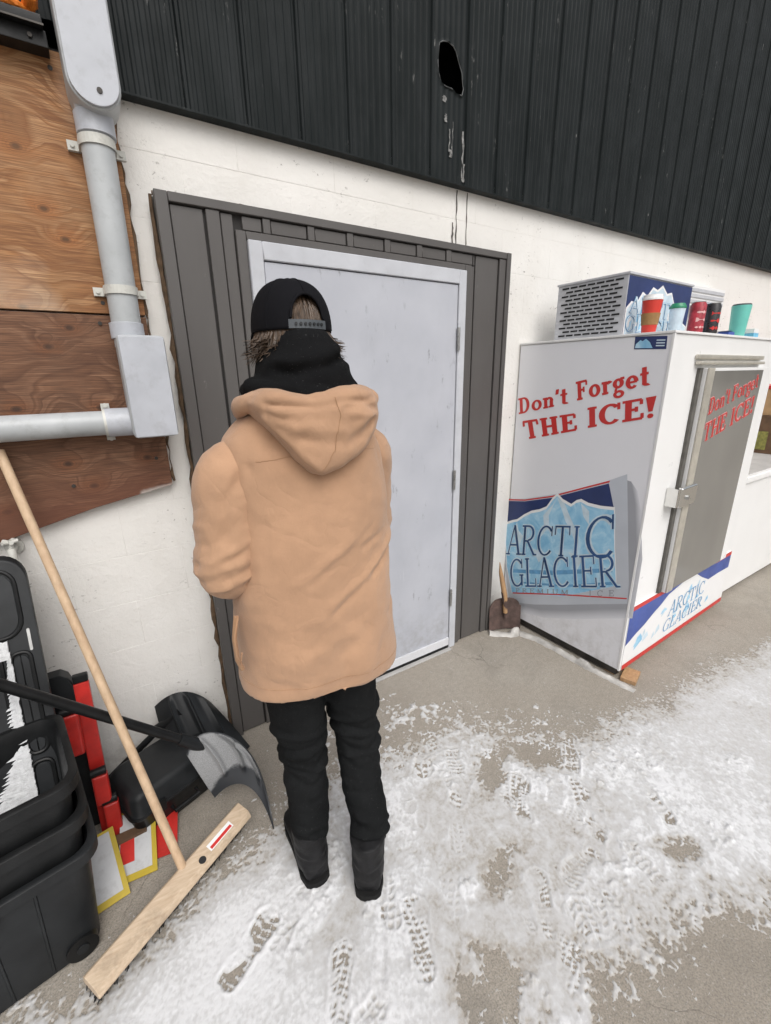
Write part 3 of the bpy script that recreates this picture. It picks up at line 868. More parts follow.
# ------------------------------------------------------------------ lettering
def arc(cx, cy, rx, ry, a0, a1, wv, wh, n=18):
    """stroke along an ellipse, wv = width where it runs vertically, wh where horizontal"""
    out = []
    for i in range(n+1):
        a = R(a0+(a1-a0)*i/n)
        c, s_ = math.cos(a), math.sin(a)
        out.append((cx+rx*c, cy+ry*s_, c*wv/2, s_*wh/2))
    return out
def glyph(ch, S, T):
    """strokes: list of ribbons; ribbon = list of (x,y,dx,dy) half-width vectors. returns ribbons, advance"""
    g = []
    def v(x, y0, y1, w=S): g.append([(x, y0, w/2, 0), (x, y1, w/2, 0)])
    def h(x0, x1, y, w=T): g.append([(x0, y, 0, w/2), (x1, y, 0, w/2)])
    def d(x0, y0, x1, y1, w): g.append([(x0, y0, w/2, 0), (x1, y1, w/2, 0)])
    def ser(x, y, w=None): 
        w = w or S*1.0+.14
        h(x-w/2, x+w/2, y, T*.9)
    t2 = T/2; x0 = .10+S/2
    if ch == 'D':
        v(x0, 0, 1); h(.0, .42, 1-t2); h(0, .42, t2); g.append(arc(.40, .5, .42-S/2, .5-t2, -90, 90, S, T)); return g, .95
    if ch == 'F':
        v(x0, 0, 1); h(0, .70, 1-t2); h(x0, .52, .52); v(.68, .72, 1-t2, T); v(.50, .38, .66, T); ser(x0, t2); return g, .80
    if ch == 'T':
        v(.42, 0, 1); h(.02, .82, 1-t2); d(.04, .70, .06, 1-t2, T); d(.80, .70, .78, 1-t2, T); ser(.42, t2); return g, .90
    if ch == 'H':
        v(x0, 0, 1); v(.86-S/2, 0, 1); h(x0, .80-S/2, .5)
        for xx in (x0, .86-S/2):
            ser(xx, t2); ser(xx, 1-t2)
        return g, 1.02
    if ch == 'E':
        v(x0, 0, 1); h(0, .70, 1-t2); h(0, .74, t2); h(x0, .54, .52); v(.69, .72, 1-t2, T); v(.73, t2, .30, T); v(.52, .40, .64, T); return g, .84
    if ch == 'I':
        v(.22, 0, 1); ser(.22, t2); ser(.22, 1-t2); return g, .48
    if ch == 'C':
        g.append(arc(.47, .5, .47-S/2, .5-t2, 42, 318, S, T)); v(.80, .66, .98, T); return g, .92
    if ch == 'G':
        g.append(arc(.47, .5, .47-S/2, .5-t2, 42, 322, S, T)); v(.80, .66, .98, T); v(.78, .05, .42, S*.9); ser(.76, .42); return g, .98
    if ch == 'A':
        d(.10, 0, .44, 1, T*1.2); d(.44, 1, .80, 0, S*1.1); h(.22, .64, .34); ser(.10, t2, .26); ser(.80, t2, .30); return g, .92
    if ch == 'R':
        v(x0, 0, 1); h(0, .40, 1-t2); h(x0, .40, .48); g.append(arc(.38, .74, .30, .26-t2, -90, 90, S, T)); d(.36, .48, .80, 0, S*1.05); ser(x0, t2); ser(.84, t2, .2); return g, .92
    if ch == 'L':
        v(x0, 0, 1); h(0, .66, t2); v(.66, t2, .30, T); ser(x0, 1-t2); return g, .76
    if ch == 'P':
        v(x0, 0, 1); h(0, .40, 1-t2); h(x0, .40, .46); g.append(arc(.38, .73, .30, .27-t2, -90, 90, S, T)); ser(x0, t2); return g, .80
    if ch == 'M':
        v(.14, 0, 1, T); v(.90, 0, 1); d(.14, 1, .5, .1, S); d(.5, .1, .90, 1, T); ser(.14, t2, .24); ser(.9, t2, .28); return g, 1.1
    if ch == 'U':
        v(x0, .3, 1); v(.78, .3, 1, T); g.append(arc((x0+.78)/2, .32, (.78-x0)/2, .32-t2, 180, 360, S*.8, T)); ser(x0, 1-t2); ser(.78, 1-t2, .24); return g, .96
    if ch == 'o':
        g.append(arc(.36, .33, .36-S/2, .33-t2, 0, 360, S, T, 28)); return g, .78
    if ch == 'e':
        g.append(arc(.35, .33, .35-S/2, .33-t2, 0, 318, S, T, 26)); h(.10, .62, .33, T*.9); return g, .74
    if ch == 'n':
        v(x0-.02, 0, .66); g.append(arc(.42, .40, .26-S/2+.02, .26-t2, 0, 150, S, T)); v(.68-S/2, 0, .42); ser(x0-.02, t2); ser(.68-S/2, t2); h(0, x0, .66-t2); return g, .84
    if ch == 'r':
        v(x0-.02, 0, .66); g.append(arc(.44, .40, .26-S/2, .26-t2, 40, 150, S, T)); ser(x0-.02, t2); h(0, x0, .66-t2); return g, .62
    if ch == 't':
        v(.24, .10, .92); h(.02, .46, .66-t2); g.append(arc(.40, .14, .17, .14-t2, 180, 300, S, T)); return g, .54
    if ch == 'g':
        g.append(arc(.33, .42, .30-S/2+.02, .25-t2, 0, 360, S, T, 26)); g.append(arc(.34, -.12, .32-S/2+.02, .20-t2, 0, 360, S*.8, T, 26)); d(.22, .20, .16, .04, T*1.2); h(.45, .68, .64, T); return g, .72
    if ch == "'":
        d(.08, .70, .13, 1.0, S*.9); return g, .26
    if ch == '!':
        g.append([(.16, .30, S*.28, 0), (.16, .98, S*.72, 0)]); g.append(arc(.16, .10, .055, .055, 0, 360, .11, .11, 14)); return g, .34
    return g, .45
def lettering(text, to3d, S, T, height, track=.02, grow=0.0, z0=0.0, layer=4e-5, width=None):
    """to3d(x, y, level) -> 3D; x runs along the baseline in metres; letters scaled so the line is `width` long"""
    adv = 0; items = []
    for ch in text:
        if ch == ' ':
            adv += .42; continue
        rb, a = glyph(ch, S, T)
        items.append((adv, rb)); adv += a+track
    sx = (width/adv) if width else height
    mb = MB(); lev = z0
    for ox, ribs in items:
        for rb in ribs:
            vs = []
            for x, y, dx, dy in rb:
                for sg in (-1, 1):
                    vs.append(to3d((ox+x+sg*dx+grow*(sg if dx > 0 else -sg if dx < 0 else 0))*sx, (y+sg*dy+grow*(sg if dy > 0 else -sg if dy < 0 else 0))*height, lev))
            n = len(rb)
            mb.add(vs, [(2*i, 2*i+1, 2*i+3, 2*i+2) for i in range(n-1)])
            lev += layer
    return mb

# ------------------------------------------------------------------ ice freezer
FW, FD, FH, FB = 1.39, .858, 1.852, .055
fz = thing('ice_freezer', (.567, -.819, 0), 'tall white bagged ice freezer with red lettering and glacier logo', 'freezer', rotz=.0318, local=True)
obj('skid', MB().box((.02, .03, 0), (FW-.02, .09, FB-.002)), M_OLDWOOD, fz)
obj('skid', MB().box((.02, FD-.12, 0), (FW-.02, FD-.05, FB-.002)), M_OLDWOOD, fz)
obj('skid', MB().box((.012, .02, .012), (.055, FD-.06, FB-.003)), M_DARKSTEEL, fz)
body = obj('cabinet', MB().box((0.003, .003, FB), (FW, FD, FH)), M_WHITE, fz, bevel=.006, bseg=2)
sidep = obj('side_panel', MB().box((0, .010, FB+.004), (.0026, FD-.004, FH-.006)), M_SIDE, fz)
obj('corner_trim', MB().box((-.003, -.003, FB), (.010, .009, FH)), M_WHITE, fz, bevel=.002)
obj('top_cap', MB().box((-.004, -.005, FH+.0005), (FW+.003, FD, FH+.012)), M_WHITE, fz, bevel=.003)
# side decals: coordinates (w = distance from the front edge, z)
WS = .982
def side_at(w, z, lev): return (-.0006-lev, w*WS, z)
def quadlerp(c, a, b):
    (x0, y0), (x1, y1), (x2, y2), (x3, y3) = c   # bl, br, tr, tl
    return ((x0*(1-a)+x1*a)*(1-b)+(x3*(1-a)+x2*a)*b, (y0*(1-a)+y1*a)*(1-b)+(y3*(1-a)+y2*a)*b)
def side_text(text, corners, S, T, lev=.0006, grow=0.0, track=.02, arch=0.0):
    """corners (w,z): bottom-left, bottom-right, top-right, top-left of the cap height box"""
    def f(x, y, l):
        a, b = x, y
        w, z = quadlerp(corners, a, b)
        return side_at(w, z+arch*4*a*(1-a), l)
    return lettering(text, f, S, T, 1.0, track, grow, lev, width=1.0)
obj('lettering', side_text("Don't", [(.848, 1.445), (.500, 1.525), (.512, 1.615), (.862, 1.540)], .22, .11), M_REDINK, sidep)
obj('lettering', side_text("Forget", [(.455, 1.540), (.070, 1.627), (.085, 1.722), (.473, 1.640)], .24, .12), M_REDINK, sidep)
obj('lettering', side_text("THE", [(.782, 1.292), (.422, 1.383), (.438, 1.477), (.818, 1.405)], .25, .12), M_REDINK, sidep)
obj('lettering', side_text("ICE!", [(.372, 1.398), (.022, 1.479), (.033, 1.580), (.388, 1.505)], .25, .12), M_REDINK, sidep)
def side_poly(poly, lev, m, name):
    mb = MB(); mb.add([side_at(w, z, lev) for w, z in poly], [tuple(range(len(poly)))])
    return obj(name, mb, m, sidep, recalc=False)
# printed drop shadow of the curled poster (flat print), then poster, band, mountain
def offs(poly, dw, dz, s=1.0):
    cx = sum(p[0] for p in poly)/len(poly); cz = sum(p[1] for p in poly)/len(poly)
    return [(cx+(p[0]-cx)*s+dw, cz+(p[1]-cz)*s+dz) for p in poly]
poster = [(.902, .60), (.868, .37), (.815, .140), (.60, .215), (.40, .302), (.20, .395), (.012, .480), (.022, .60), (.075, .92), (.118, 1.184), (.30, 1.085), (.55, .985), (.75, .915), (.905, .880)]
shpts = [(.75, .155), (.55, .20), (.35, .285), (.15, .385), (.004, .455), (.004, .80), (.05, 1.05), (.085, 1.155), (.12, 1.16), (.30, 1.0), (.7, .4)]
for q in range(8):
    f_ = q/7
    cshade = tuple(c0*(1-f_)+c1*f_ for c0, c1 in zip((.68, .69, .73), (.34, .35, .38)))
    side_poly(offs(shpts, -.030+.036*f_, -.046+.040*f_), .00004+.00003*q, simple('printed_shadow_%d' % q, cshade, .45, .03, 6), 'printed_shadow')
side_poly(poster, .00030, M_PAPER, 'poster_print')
band = [(.900, .868), (.75, .898), (.55, .965), (.35, 1.055), (.208, 1.118), (.160, .985), (.40, .85), (.905, .66)]
side_poly(band, .00038, M_NAVY, 'navy_band')
red = [(.902, .872), (.75, .902), (.55, .969), (.35, 1.060), (.206, 1.124), (.204, 1.135), (.35, 1.070), (.55, .978), (.75, .911), (.902, .882)]
side_poly(red, .00042, M_REDINK, 'red_line')
ridge = [(.902, .700), (.84, .735), (.80, .752), (.745, .800), (.69, .838), (.63, .862), (.582, .892), (.545, .955), (.515, .990), (.475, .962), (.416, .945), (.385, .975), (.357, .988), (.31, .975), (.235, .975), (.157, .985)]
outline = ridge+[(.125, .78), (.095, .62), (.085, .56), (.40, .36), (.80, .22), (.86, .40)]
side_poly([(w, z+.012) for w, z in ridge]+outline[len(ridge):], .00046, M_WHITEINK, 'mountain_outline')
side_poly(offs(outline, 0, -.004, .99), .00052, M_ICEBLUE, 'mountain')
# pale facets
for fc in ([(.515, .975), (.535, .93), (.60, .84), (.585, .76), (.63, .70), (.60, .70), (.55, .78), (.56, .85)],
           [(.515, .975), (.47, .90), (.44, .84), (.40, .80), (.37, .74), (.36, .80), (.41, .87), (.46, .95)],
           [(.80, .745), (.78, .69), (.74, .66), (.76, .60), (.82, .66)],
           [(.357, .975), (.33, .90), (.29, .86), (.30, .94)], [(.66, .60), (.60, .52), (.55, .60)], [(.40, .66), (.33, .56), (.30, .66)]):
    side_poly(fc, .00058, M_ICEPALE, 'ice_facet')
side_poly([(.80, .40), (.50, .50), (.12, .655), (.12, .63), (.50, .470), (.80, .375)], .00060, M_MIDBLUE, 'blue_swoosh')
side_poly([(.74, .33), (.40, .44), (.10, .580), (.10, .560), (.40, .425), (.74, .318)], .00062, M_MIDBLUE, 'blue_swoosh')
A_ = [(.868, .500), (.345, .655), (.335, .855), (.862, .705)]
for txt, cs in (("ARCTI", [(.868, .488), (.315, .655), (.325, .845), (.868, .705)]), ("C", [(.285, .662), (.102, .712), (.135, .975), (.312, .885)]), ("GLACIER", [(.812, .262), (.060, .560), (.105, .745), (.835, .465)])):
    obj('lettering', side_text(txt, cs, .13, .062, .0007, .035), M_ICEPALE, sidep)
    obj('lettering', side_text(txt, cs, .12, .055, .0022, .0), M_LETTER, sidep)
obj('lettering', side_text("PREMIUM", [(.765, .238), (.345, .395), (.348, .428), (.768, .268)], .14, .10, .0007, track=.45), M_SHADEINK, sidep)
obj('lettering', side_text("ICE", [(.235, .432), (.055, .508), (.060, .545), (.240, .468)], .14, .10, .0007, track=.9), M_SHADEINK, sidep)
side_poly([(.79, .218), (.40, .368), (.020, .505), (.020, .513), (.40, .377), (.79, .227)], .0007, M_REDINK, 'red_line')
# little blue sticker near the top
side_poly([(.176, 1.792), (.026, 1.785), (.030, 1.842), (.178, 1.849)], .0004, M_NAVY, 'sticker')
side_poly([(.172, 1.797), (.088, 1.793), (.105, 1.82), (.125, 1.836), (.14, 1.826), (.150, 1.832), (.170, 1.815)], .0006, M_ICEBLUE, 'sticker_mountain')
for q in range(3):
    side_poly([(.075, 1.800+q*.012), (.036, 1.798+q*.012), (.036, 1.803+q*.012), (.075, 1.805+q*.012)], .0006, M_ICEPALE, 'sticker_line')
# front
def front_at(u, z, lev): return (u, -lev, z)
fd = obj('freezer_door', MB().box((.335, -.030, .458), (1.205, .0025, 1.70)), M_WHITE, fz, bevel=.004, bseg=2)
obj('door_gasket', MB().box((.300, -.012, .458), (.3345, .002, 1.70)), M_GASKET, fd)
obj('door_edge_strip', MB().box((.3360, -.040, .460), (.405, -.0305, 1.70)), M_ALU, fd, bevel=.003)
obj('door_glass', MB().box((.410, -.0335, .462), (1.100, -.0305, 1.685)), M_GLASS, fd, bevel=.001, bseg=1)
mb = MB(); mb.box((.25, -.016, 1.742), (1.13, .002, 1.764)); mb.box((.26, -.028, 1.716), (1.12, .0015, 1.732))
obj('door_head_rail', mb, M_ALU, fd, bevel=.006)
lt = obj('door_latch', MB().box((.225, -.066, .998), (.405, -.0405, 1.108)), M_CHROME, fd, bevel=.012, bseg=3)
obj('latch_keeper', MB().box((.200, -.058, 1.003), (.2245, .002, 1.103)), M_CHROME, lt, bevel=.004)
obj('latch_lock', MB().tube([(.29, -.065, 1.05), (.29, -.074, 1.05)], .012, 14), M_STEEL, lt, smooth=True)
def front_text(text, corners, S, T, lev, grow=0.0, track=.02):
    def f(x, y, l):
        u, z = quadlerp(corners, x, y)
        return front_at(u, z, l)
    return lettering(text, f, S, T, 1.0, track, grow, lev, width=1.0)
for txt, cs in (("Don't", [(.430, 1.465), (.68, 1.515), (.67, 1.600), (.425, 1.550)]), ("Forget", [(.71, 1.522), (1.06, 1.590), (1.04, 1.670), (.70, 1.605)]),
                ("THE", [(.432, 1.320), (.70, 1.372), (.69, 1.470), (.425, 1.420)]), ("ICE!", [(.75, 1.380), (1.065, 1.445), (1.05, 1.545), (.74, 1.480)])):
    obj('lettering', front_text(txt, cs, .21, .12, .0342, .035), M_PINKINK, fd)
    obj('lettering', front_text(txt, cs, .17, .085, .0365, 0.0), M_REDINK, fd)
# base graphic across the cabinet and the door bottom
def front_poly(poly, lev, m, name, parent=None):
    mb = MB(); mb.add([front_at(u, z, lev) for u, z in poly], [tuple(range(len(poly)))])
    return obj(name, mb, m, parent or fz, recalc=False)
bp = obj('base_plate', MB().box((.011, -.006, FB+.002), (FW-.004, .0025, .456)), M_WHITE, fz)
front_poly([(.012, .215), (.12, .26), (.20, .285), (.30, .33), (.38, .36), (.46, .40), (.75, .448), (.012, .448)], .0066, M_BLUE, 'blue_field', bp)
front_poly([(.80, .448), (.93, .38), (1.05, .33), (1.20, .335), (FW-.006, .33), (FW-.006, .448)], .0066, M_BLUE, 'blue_field', bp)
front_poly([(.012, .428), (.42, .428), (.42, .455), (.012, .455)], .0074, M_REDINK, 'red_line', bp)
front_poly([(1.12, .428), (FW-.006, .428), (FW-.006, .455), (1.12, .455)], .0074, M_REDINK, 'red_line', bp)
front_poly([(.012, FB+.003), (FW-.006, FB+.003), (FW-.006, .090), (.012, .090)], .0074, M_REDINK, 'red_line', bp)
mt = [(.05, .12), (.10, .20), (.20, .27), (.28, .29), (.36, .35), (.45, .385), (.55, .41), (.66, .43), (.76, .446), (.84, .425), (.95, .355), (1.05, .315), (1.20, .300), (1.33, .285), (1.36, .12)]
front_poly(mt, .0068, M_WHITEINK, 'mountain_outline', bp)
rg = random.Random(9)
for q in range(26):
    u = rg.uniform(.1, 1.2); zt = .16+.22*max(0, 1-abs(u-.72)/.75)
    z = rg.uniform(.14, zt); a = rg.uniform(.03, .08); b = rg.uniform(.025, .07)
    front_poly([(u, z), (u+a, z+b*.4), (u+a*.7, z+b), (u+a*.2, z+b*.7)], .0070+q*1e-5, M_ICEBLUE if q % 2 else M_ICEPALE, 'ice_facet', bp)
for txt, cs in (("ARCTIC", [(.50, .235), (1.02, .245), (1.00, .345), (.52, .335)]), ("GLACIER", [(.46, .130), (1.02, .140), (1.02, .225), (.48, .215)])):
    obj('lettering', front_text(txt, cs, .12, .06, .0080), M_MIDBLUE, bp)
# compressor housing on top
cp = obj('compressor_housing', MB().box((.10, .30, FH+.0125), (.80, .70, FH+.300)), M_GRILLE, fz, bevel=.004)
obj('housing_lid', MB().box((.094, .293, FH+.3005), (.806, .705, FH+.312)), M_GRILLE, cp, bevel=.003)
mb = MB()
for rr in range(13):
    z = FH+.034+rr*.0205
    for cc_ in range(7):
        w0 = .325+cc_*.051+(.025 if rr % 2 else 0)
        if w0+.04 < .69:
            mb.box((.0975, w0, z), (.1001, w0+.041, z+.0085))
obj('grille_slots', mb, M_SLOT, cp)
def comp_poly(poly, lev, m, name):
    mb = MB(); mb.add([(u, .2995-lev, z) for u, z in poly], [tuple(range(len(poly)))])
    return obj(name, mb, m, cp, recalc=False)
z0, z1 = FH+.016, FH+.296
comp_poly([(.104, z0), (.796, z0), (.796, z1), (.104, z1)], .0006, M_NAVY, 'navy_print')
mt = [(.106, z0+.004), (.106, z0+.13), (.15, z0+.165), (.20, z0+.16), (.25, z0+.215), (.30, z0+.20), (.35, z0+.245), (.40, z0+.235), (.45, z0+.262), (.51, z0+.225), (.56, z0+.235), (.62, z0+.165), (.67, z0+.150), (.72, z0+.095), (.794, z0+.070), (.794, z0+.004)]
comp_poly(mt, .0010, M_WHITEINK, 'mountain_outline')
comp_poly([(.45+(u-.45)*.97, z0+.004+(z-z0-.004)*.95) for u, z in mt], .0014, M_ICEPALE, 'mountain')
rg = random.Random(4)
for q in range(34):
    u = rg.uniform(.12, .68); z = z0+rg.uniform(.02, .19*max(.25, 1-abs(u-.42)/.45)); a = rg.uniform(.02, .06); b = rg.uniform(.03, .08)
    comp_poly([(u, z), (u+a*.5, z+b*.2), (u+a*.6, z+b), (u+a*.1, z+b*.7)], .0016+q*2e-5, (M_ICEBLUE, M_ICEPALE, M_WHITEINK)[q % 3], 'ice_facet')
def comp_text(text, cs, lev, grow=0.0):
    def f(x, y, l):
        u, z = quadlerp(cs, x, y)
        return (u, .2995-l, z)
    return lettering(text, f, .12, .06, 1.0, .02, grow, lev, width=1.0)
for tx, cs in (("ARCTIC", [(.14, z0+.11), (.74, z0+.09), (.74, z0+.17), (.14, z0+.19)]), ("GLACIER", [(.12, z0+.02), (.74, z0+.01), (.74, z0+.08), (.12, z0+.10)])):
    obj('lettering', comp_text(tx, cs, .0026, .03), M_MIDBLUE, cp)
    obj('lettering', comp_text(tx, cs, .0042), M_ICEPALE, cp)

# things standing on the freezer (freezer axes)
FA = .0318
def fpos(u, w, z=FH+.012): return (.567+u*math.cos(FA)-w*math.sin(FA), -.819+u*math.sin(FA)+w*math.cos(FA), z)
p = fpos(.165, .20)
t = thing('paper_cup', p, 'red paper coffee cup with brown sleeve and white lid on the freezer', 'cup')
x, y, z = p
obj('cup_body', MB().lathe([(.030, 0), (.031, .002), (.045, .160)], p, 28), M_CUPRED, t, smooth=True)
obj('sleeve', MB().lathe([(.0365, .045), (.0375, .046), (.0425, .098), (.0415, .099)], p, 28), M_SLEEVE, t, smooth=True)
obj('lid', MB().lathe([(.047, .158), (.0475, .166), (.044, .170), (.043, .182), (.036, .184)], p, 28), M_WHITE, t, smooth=True)
mb = MB().add([(x-.040-.0012*a, y-.0205-.003*b, z+.118+.012*b) for a, b in ((0, 0), (1, 0), (1, 1), (0, 1))], [(0, 1, 2, 3)])
def can(u, w, lab, m, m2, h):
    p = fpos(u, w)
    t = thing('drink_can', p, lab, 'can', 'drink cans on the freezer')
    obj('can_body', MB().lathe([(.030, 0), (.0365, .007), (.0370, h-.016), (.030, h-.002), (.030, h)], p, 24), m, t, smooth=True)
    mb = MB()
    n = 24; r = .0374
    a0, a1 = 3.5, 5.4
    for k_ in range(3):
        zz0 = h*(.18+.22*k_); zz1 = zz0+h*.14
        vs = []
        for q in range(9):
            a = a0+(a1-a0)*q/8
            j = h*.07*rg.random()
            vs += [(p[0]+r*math.cos(a), p[1]+r*math.sin(a), p[2]+zz0+j), (p[0]+r*math.cos(a), p[1]+r*math.sin(a), p[2]+zz1-j)]
        mb.add(vs, [(2*q, 2*q+1, 2*q+3, 2*q+2) for q in range(8)])
    obj('printed_band', mb, m2, t, smooth=True, recalc=False)
    obj('can_lid', MB().lathe([(.0295, h-.0035), (.0305, h-.001), (.0305, h+.001), (.027, h-.002)], p, 24), M_STEEL, t, smooth=True)
can(.505, .13, 'dark red can on the freezer, left of the black can', M_CANRED, M_PINKINK, .165)
can(.660, .12, 'black can with red print on the freezer, between red can and teal tumbler', M_CAN, M_REDINK, .168)
p = fpos(1.01, .11)
t = thing('tumbler', p, 'teal steel tumbler on the freezer', 'tumbler')
obj('tumbler_body', MB().lathe([(.037, .004), (.038, .006), (.0485, .176), (.0485, .178)], p, 28), M_TEAL, t, smooth=True)
obj('tumbler_base', MB().lathe([(.031, 0), (.0325, .0035)], p, 28), M_STEEL, t, smooth=True)
obj('tumbler_lid', MB().lathe([(.046, .1785), (.046, .184), (.042, .187)], p, 28), simple('smoky_lid', (.10, .12, .12), .2), t, smooth=True)
p = fpos(.415, .19)
t = thing('iced_cup', p, 'clear white cup with a green lid between freezer housing and red can', 'cup')
obj('cup_body', MB().lathe([(.027, 0), (.037, .135)], p, 24), M_ICEPALE, t, smooth=True)
obj('lid', MB().lathe([(.039, .1355), (.040, .142), (.036, .150), (.030, .160)], p, 24), M_GREEN, t, smooth=True)
p = fpos(1.13, .07)
t = thing('small_carton', p, 'small light blue and white carton at the right end of the freezer top', 'carton')
obj('carton_body', MB().box((p[0]-.035, p[1]-.02, p[2]), (p[0]+.035, p[1]+.03, p[2]+.030)), M_SKYBLUE, t, bevel=.002)
obj('carton_lid', MB().box((p[0]-.034, p[1]-.019, p[2]+.0305), (p[0]+.034, p[1]+.029, p[2]+.055)), M_WHITE, t, bevel=.003)
p = fpos(.83, .10)
t = thing('blue_packet', p, 'small dark blue packet lying between black can and teal tumbler', 'packet')
obj('packet_body', MB().box((p[0]-.04, p[1]-.03, p[2]), (p[0]+.04, p[1]+.03, p[2]+.030)), M_BLUE, t, bevel=.008, bseg=2)
obj('packet_flap', MB().box((p[0]-.04, p[1]-.031, p[2]+.0305), (p[0]+.005, p[1]+.029, p[2]+.033)), M_NAVY, t)

# wood offcut under the freezer corner
obj('wood_offcut', MB().box((.575, -.895, .001), (.70, -.815, .024), 0, Matrix.Translation((.63, -.85, 0)) @ Matrix.Rotation(.3, 4, 'Z') @ Matrix.Translation((-.63, .85, 0))), M_OLDWOOD, bevel=.002, label='small wood offcut under the front corner of the ice freezer', cat='wood')

# ------------------------------------------------------------------ chest freezer, cartons, wall fixture
cf = thing('chest_freezer', (2.02, -.72, 0), 'white chest freezer with grey lid beyond the ice freezer', 'freezer')
obj('cabinet', MB().box((2.02, -.715, .03), (3.9, -.03, .905)), M_WHITE, cf, bevel=.012, bseg=3)
lid = obj('lid', MB().box((2.015, -.735, .912), (3.905, -.03, .962)), M_WHITE, cf, bevel=.012, bseg=3)
obj('lid_panel', MB().box((2.04, -.70, .9622), (3.88, -.05, .966)), M_LIDGREY, lid)
obj('plinth', MB().box((2.05, -.69, 0), (3.87, -.06, .0295)), M_DARKSTEEL, cf)
ct = thing('display_carton', (3.45, -.25, .966), 'tan cardboard display carton on the chest freezer lid', 'carton')
obj('tray', MB().box((3.28, -.50, 1.300), (3.85, -.02, 1.52)), M_CARD, ct, bevel=.004)
obj('red_edge', MB().box((3.275, -.505, 1.521), (3.855, -.015, 1.55)), M_REDINK, ct)
obj('lower_box', MB().box((3.26, -.50, .967), (3.86, -.02, 1.299)), M_CARDDARK, ct, bevel=.004)
obj('olive_label', MB().box((3.2585, -.44, 1.0), (3.2598, -.12, 1.16)), M_OLIVE, ct)
obj('olive_label', MB().box((3.30, -.5020, 1.0), (3.60, -.5003, 1.16)), M_OLIVE, ct)
wf = thing('wall_fixture', (2.4, WALL_Y, 2.16), 'white box fixture on the wall above and behind the ice freezer', 'fixture')
obj('housing', MB().box((1.95, -.055, 2.170), (2.86, WALL_Y-.001, 2.315)), M_WHITE, wf, bevel=.004)
for q in range(3):
    obj('louvre', MB().box((1.97, -.0625, 2.188+q*.040), (2.84, -.0555, 2.212+q*.040)), M_GRILLE, wf, bevel=.002)

# ------------------------------------------------------------------ small shovel in the corner
sh = thing('coal_shovel', (.33, -.13, 0), 'rusty square coal shovel with a broken wooden handle between door and freezer', 'shovel')
mb = MB(); rows = []
NX, NZ = 12, 8
def bl(u, v, o):
    # u -1..1 across, v 0..1 up
    hw = .138*(1-.10*max(0, v-.75)/.25) if v < .9 else .118
    c_, s_ = .90, -.436
    a_ = u*hw*.80
    b_ = .020*v-.014*(u*u)+o
    z = .012+v*.225+(-.03*abs(u)**4 if v > .85 else 0)
    return (.412+a_*c_-b_*s_, -.100+a_*s_+b_*c_, z)
for o in (0, .005):
    n = len(mb.v)
    vs = [bl(-1+2*i/NX, j/NZ, o) for j in range(NZ+1) for i in range(NX+1)]
    mb.add(vs, [(j*(NX+1)+i, j*(NX+1)+i+1, (j+1)*(NX+1)+i+1, (j+1)*(NX+1)+i) for j in range(NZ) for i in range(NX)])
N1 = (NX+1)*(NZ+1)
edge = [i for i in range(NX+1)]+[j*(NX+1)+NX for j in range(1, NZ+1)]+[NZ*(NX+1)+i for i in range(NX-1, -1, -1)]+[j*(NX+1) for j in range(NZ-1, 0, -1)]
mb.f += [(edge[i], edge[(i+1) % len(edge)], edge[(i+1) % len(edge)]+N1, edge[i]+N1) for i in range(len(edge))]; mb.mi += [0]*len(edge)
obj('blade', mb, M_RUSTBLADE, sh, smooth=True)
obj('socket', MB().tube([(.410, -.108, .10), (.408, -.100, .21), (.402, -.085, .29)], [.010, .018, .018], 12), M_RUSTBLADE, sh, smooth=True)
obj('broken_handle', MB().tube([(.409, -.105, .14), (.405, -.095, .26), (.395, -.072, .37), (.388, -.060, .43), (.382, -.052, .50)], [.015, .0175, .017, .012, .002], 10), M_OLDWOOD, sh, smooth=True)

# ------------------------------------------------------------------ push broom
br = thing('push_broom', (-1.70, -.61, 0), 'wooden push broom leaning from the snow to the plywood', 'broom')
A = Vector((-1.972, -.801, .088)); B = Vector((-1.470, -.508, .088))
ax = (B-A).normalized(); L = (B-A).length
side_ = Vector((ax.y, -ax.x, 0))          # towards the viewer / lower right
tl = Matrix.Rotation(R(14), 3, ax)
sd_ = tl @ side_; upv = tl @ Vector((0, 0, 1))
def bk(a, b, c): return tuple(A+ax*a+sd_*b+upv*c)
prof = [(-.037, .006), (-.037, -.014), (-.030, -.020), (.030, -.020), (.037, -.014), (.037, -.006), (.021, .013), (-.030, .013)]
rings = [[bk(a, b, c) for b, c in prof] for a in (0, .004, L-.004, L)]
blk = obj('block', MB().loft(rings), M_BLOCKWOOD, br, bevel=.0025, bseg=2)
hr = L*.545
obj('handle', MB().tube([Vector((-1.703, -.622, .078)), Vector((-1.972, -.022, 1.478))], .0145, 16), M_BROOMWOOD, br, smooth=True)
hc = A+ax*(hr+.055)+sd_*.010+upv*.0128
obj('socket_hole', MB().tube([hc, hc+upv*.0012], .0125, 14), M_SLOT, br)
lab = MB(); lab.add([bk(a, b, .0138) for a, b in ((L*.70, -.012), (L*.88, -.012), (L*.88, .014), (L*.70, .014))], [(0, 1, 2, 3)])
lo2 = obj('label', lab, M_WHITEINK, blk, recalc=False)
lab = MB(); lab.add([bk(a, b, .0142) for a, b in ((L*.71, .000), (L*.87, .000), (L*.87, .011), (L*.71, .011))], [(0, 1, 2, 3)])
obj('label_stripe', lab, M_REDINK, lo2, recalc=False)
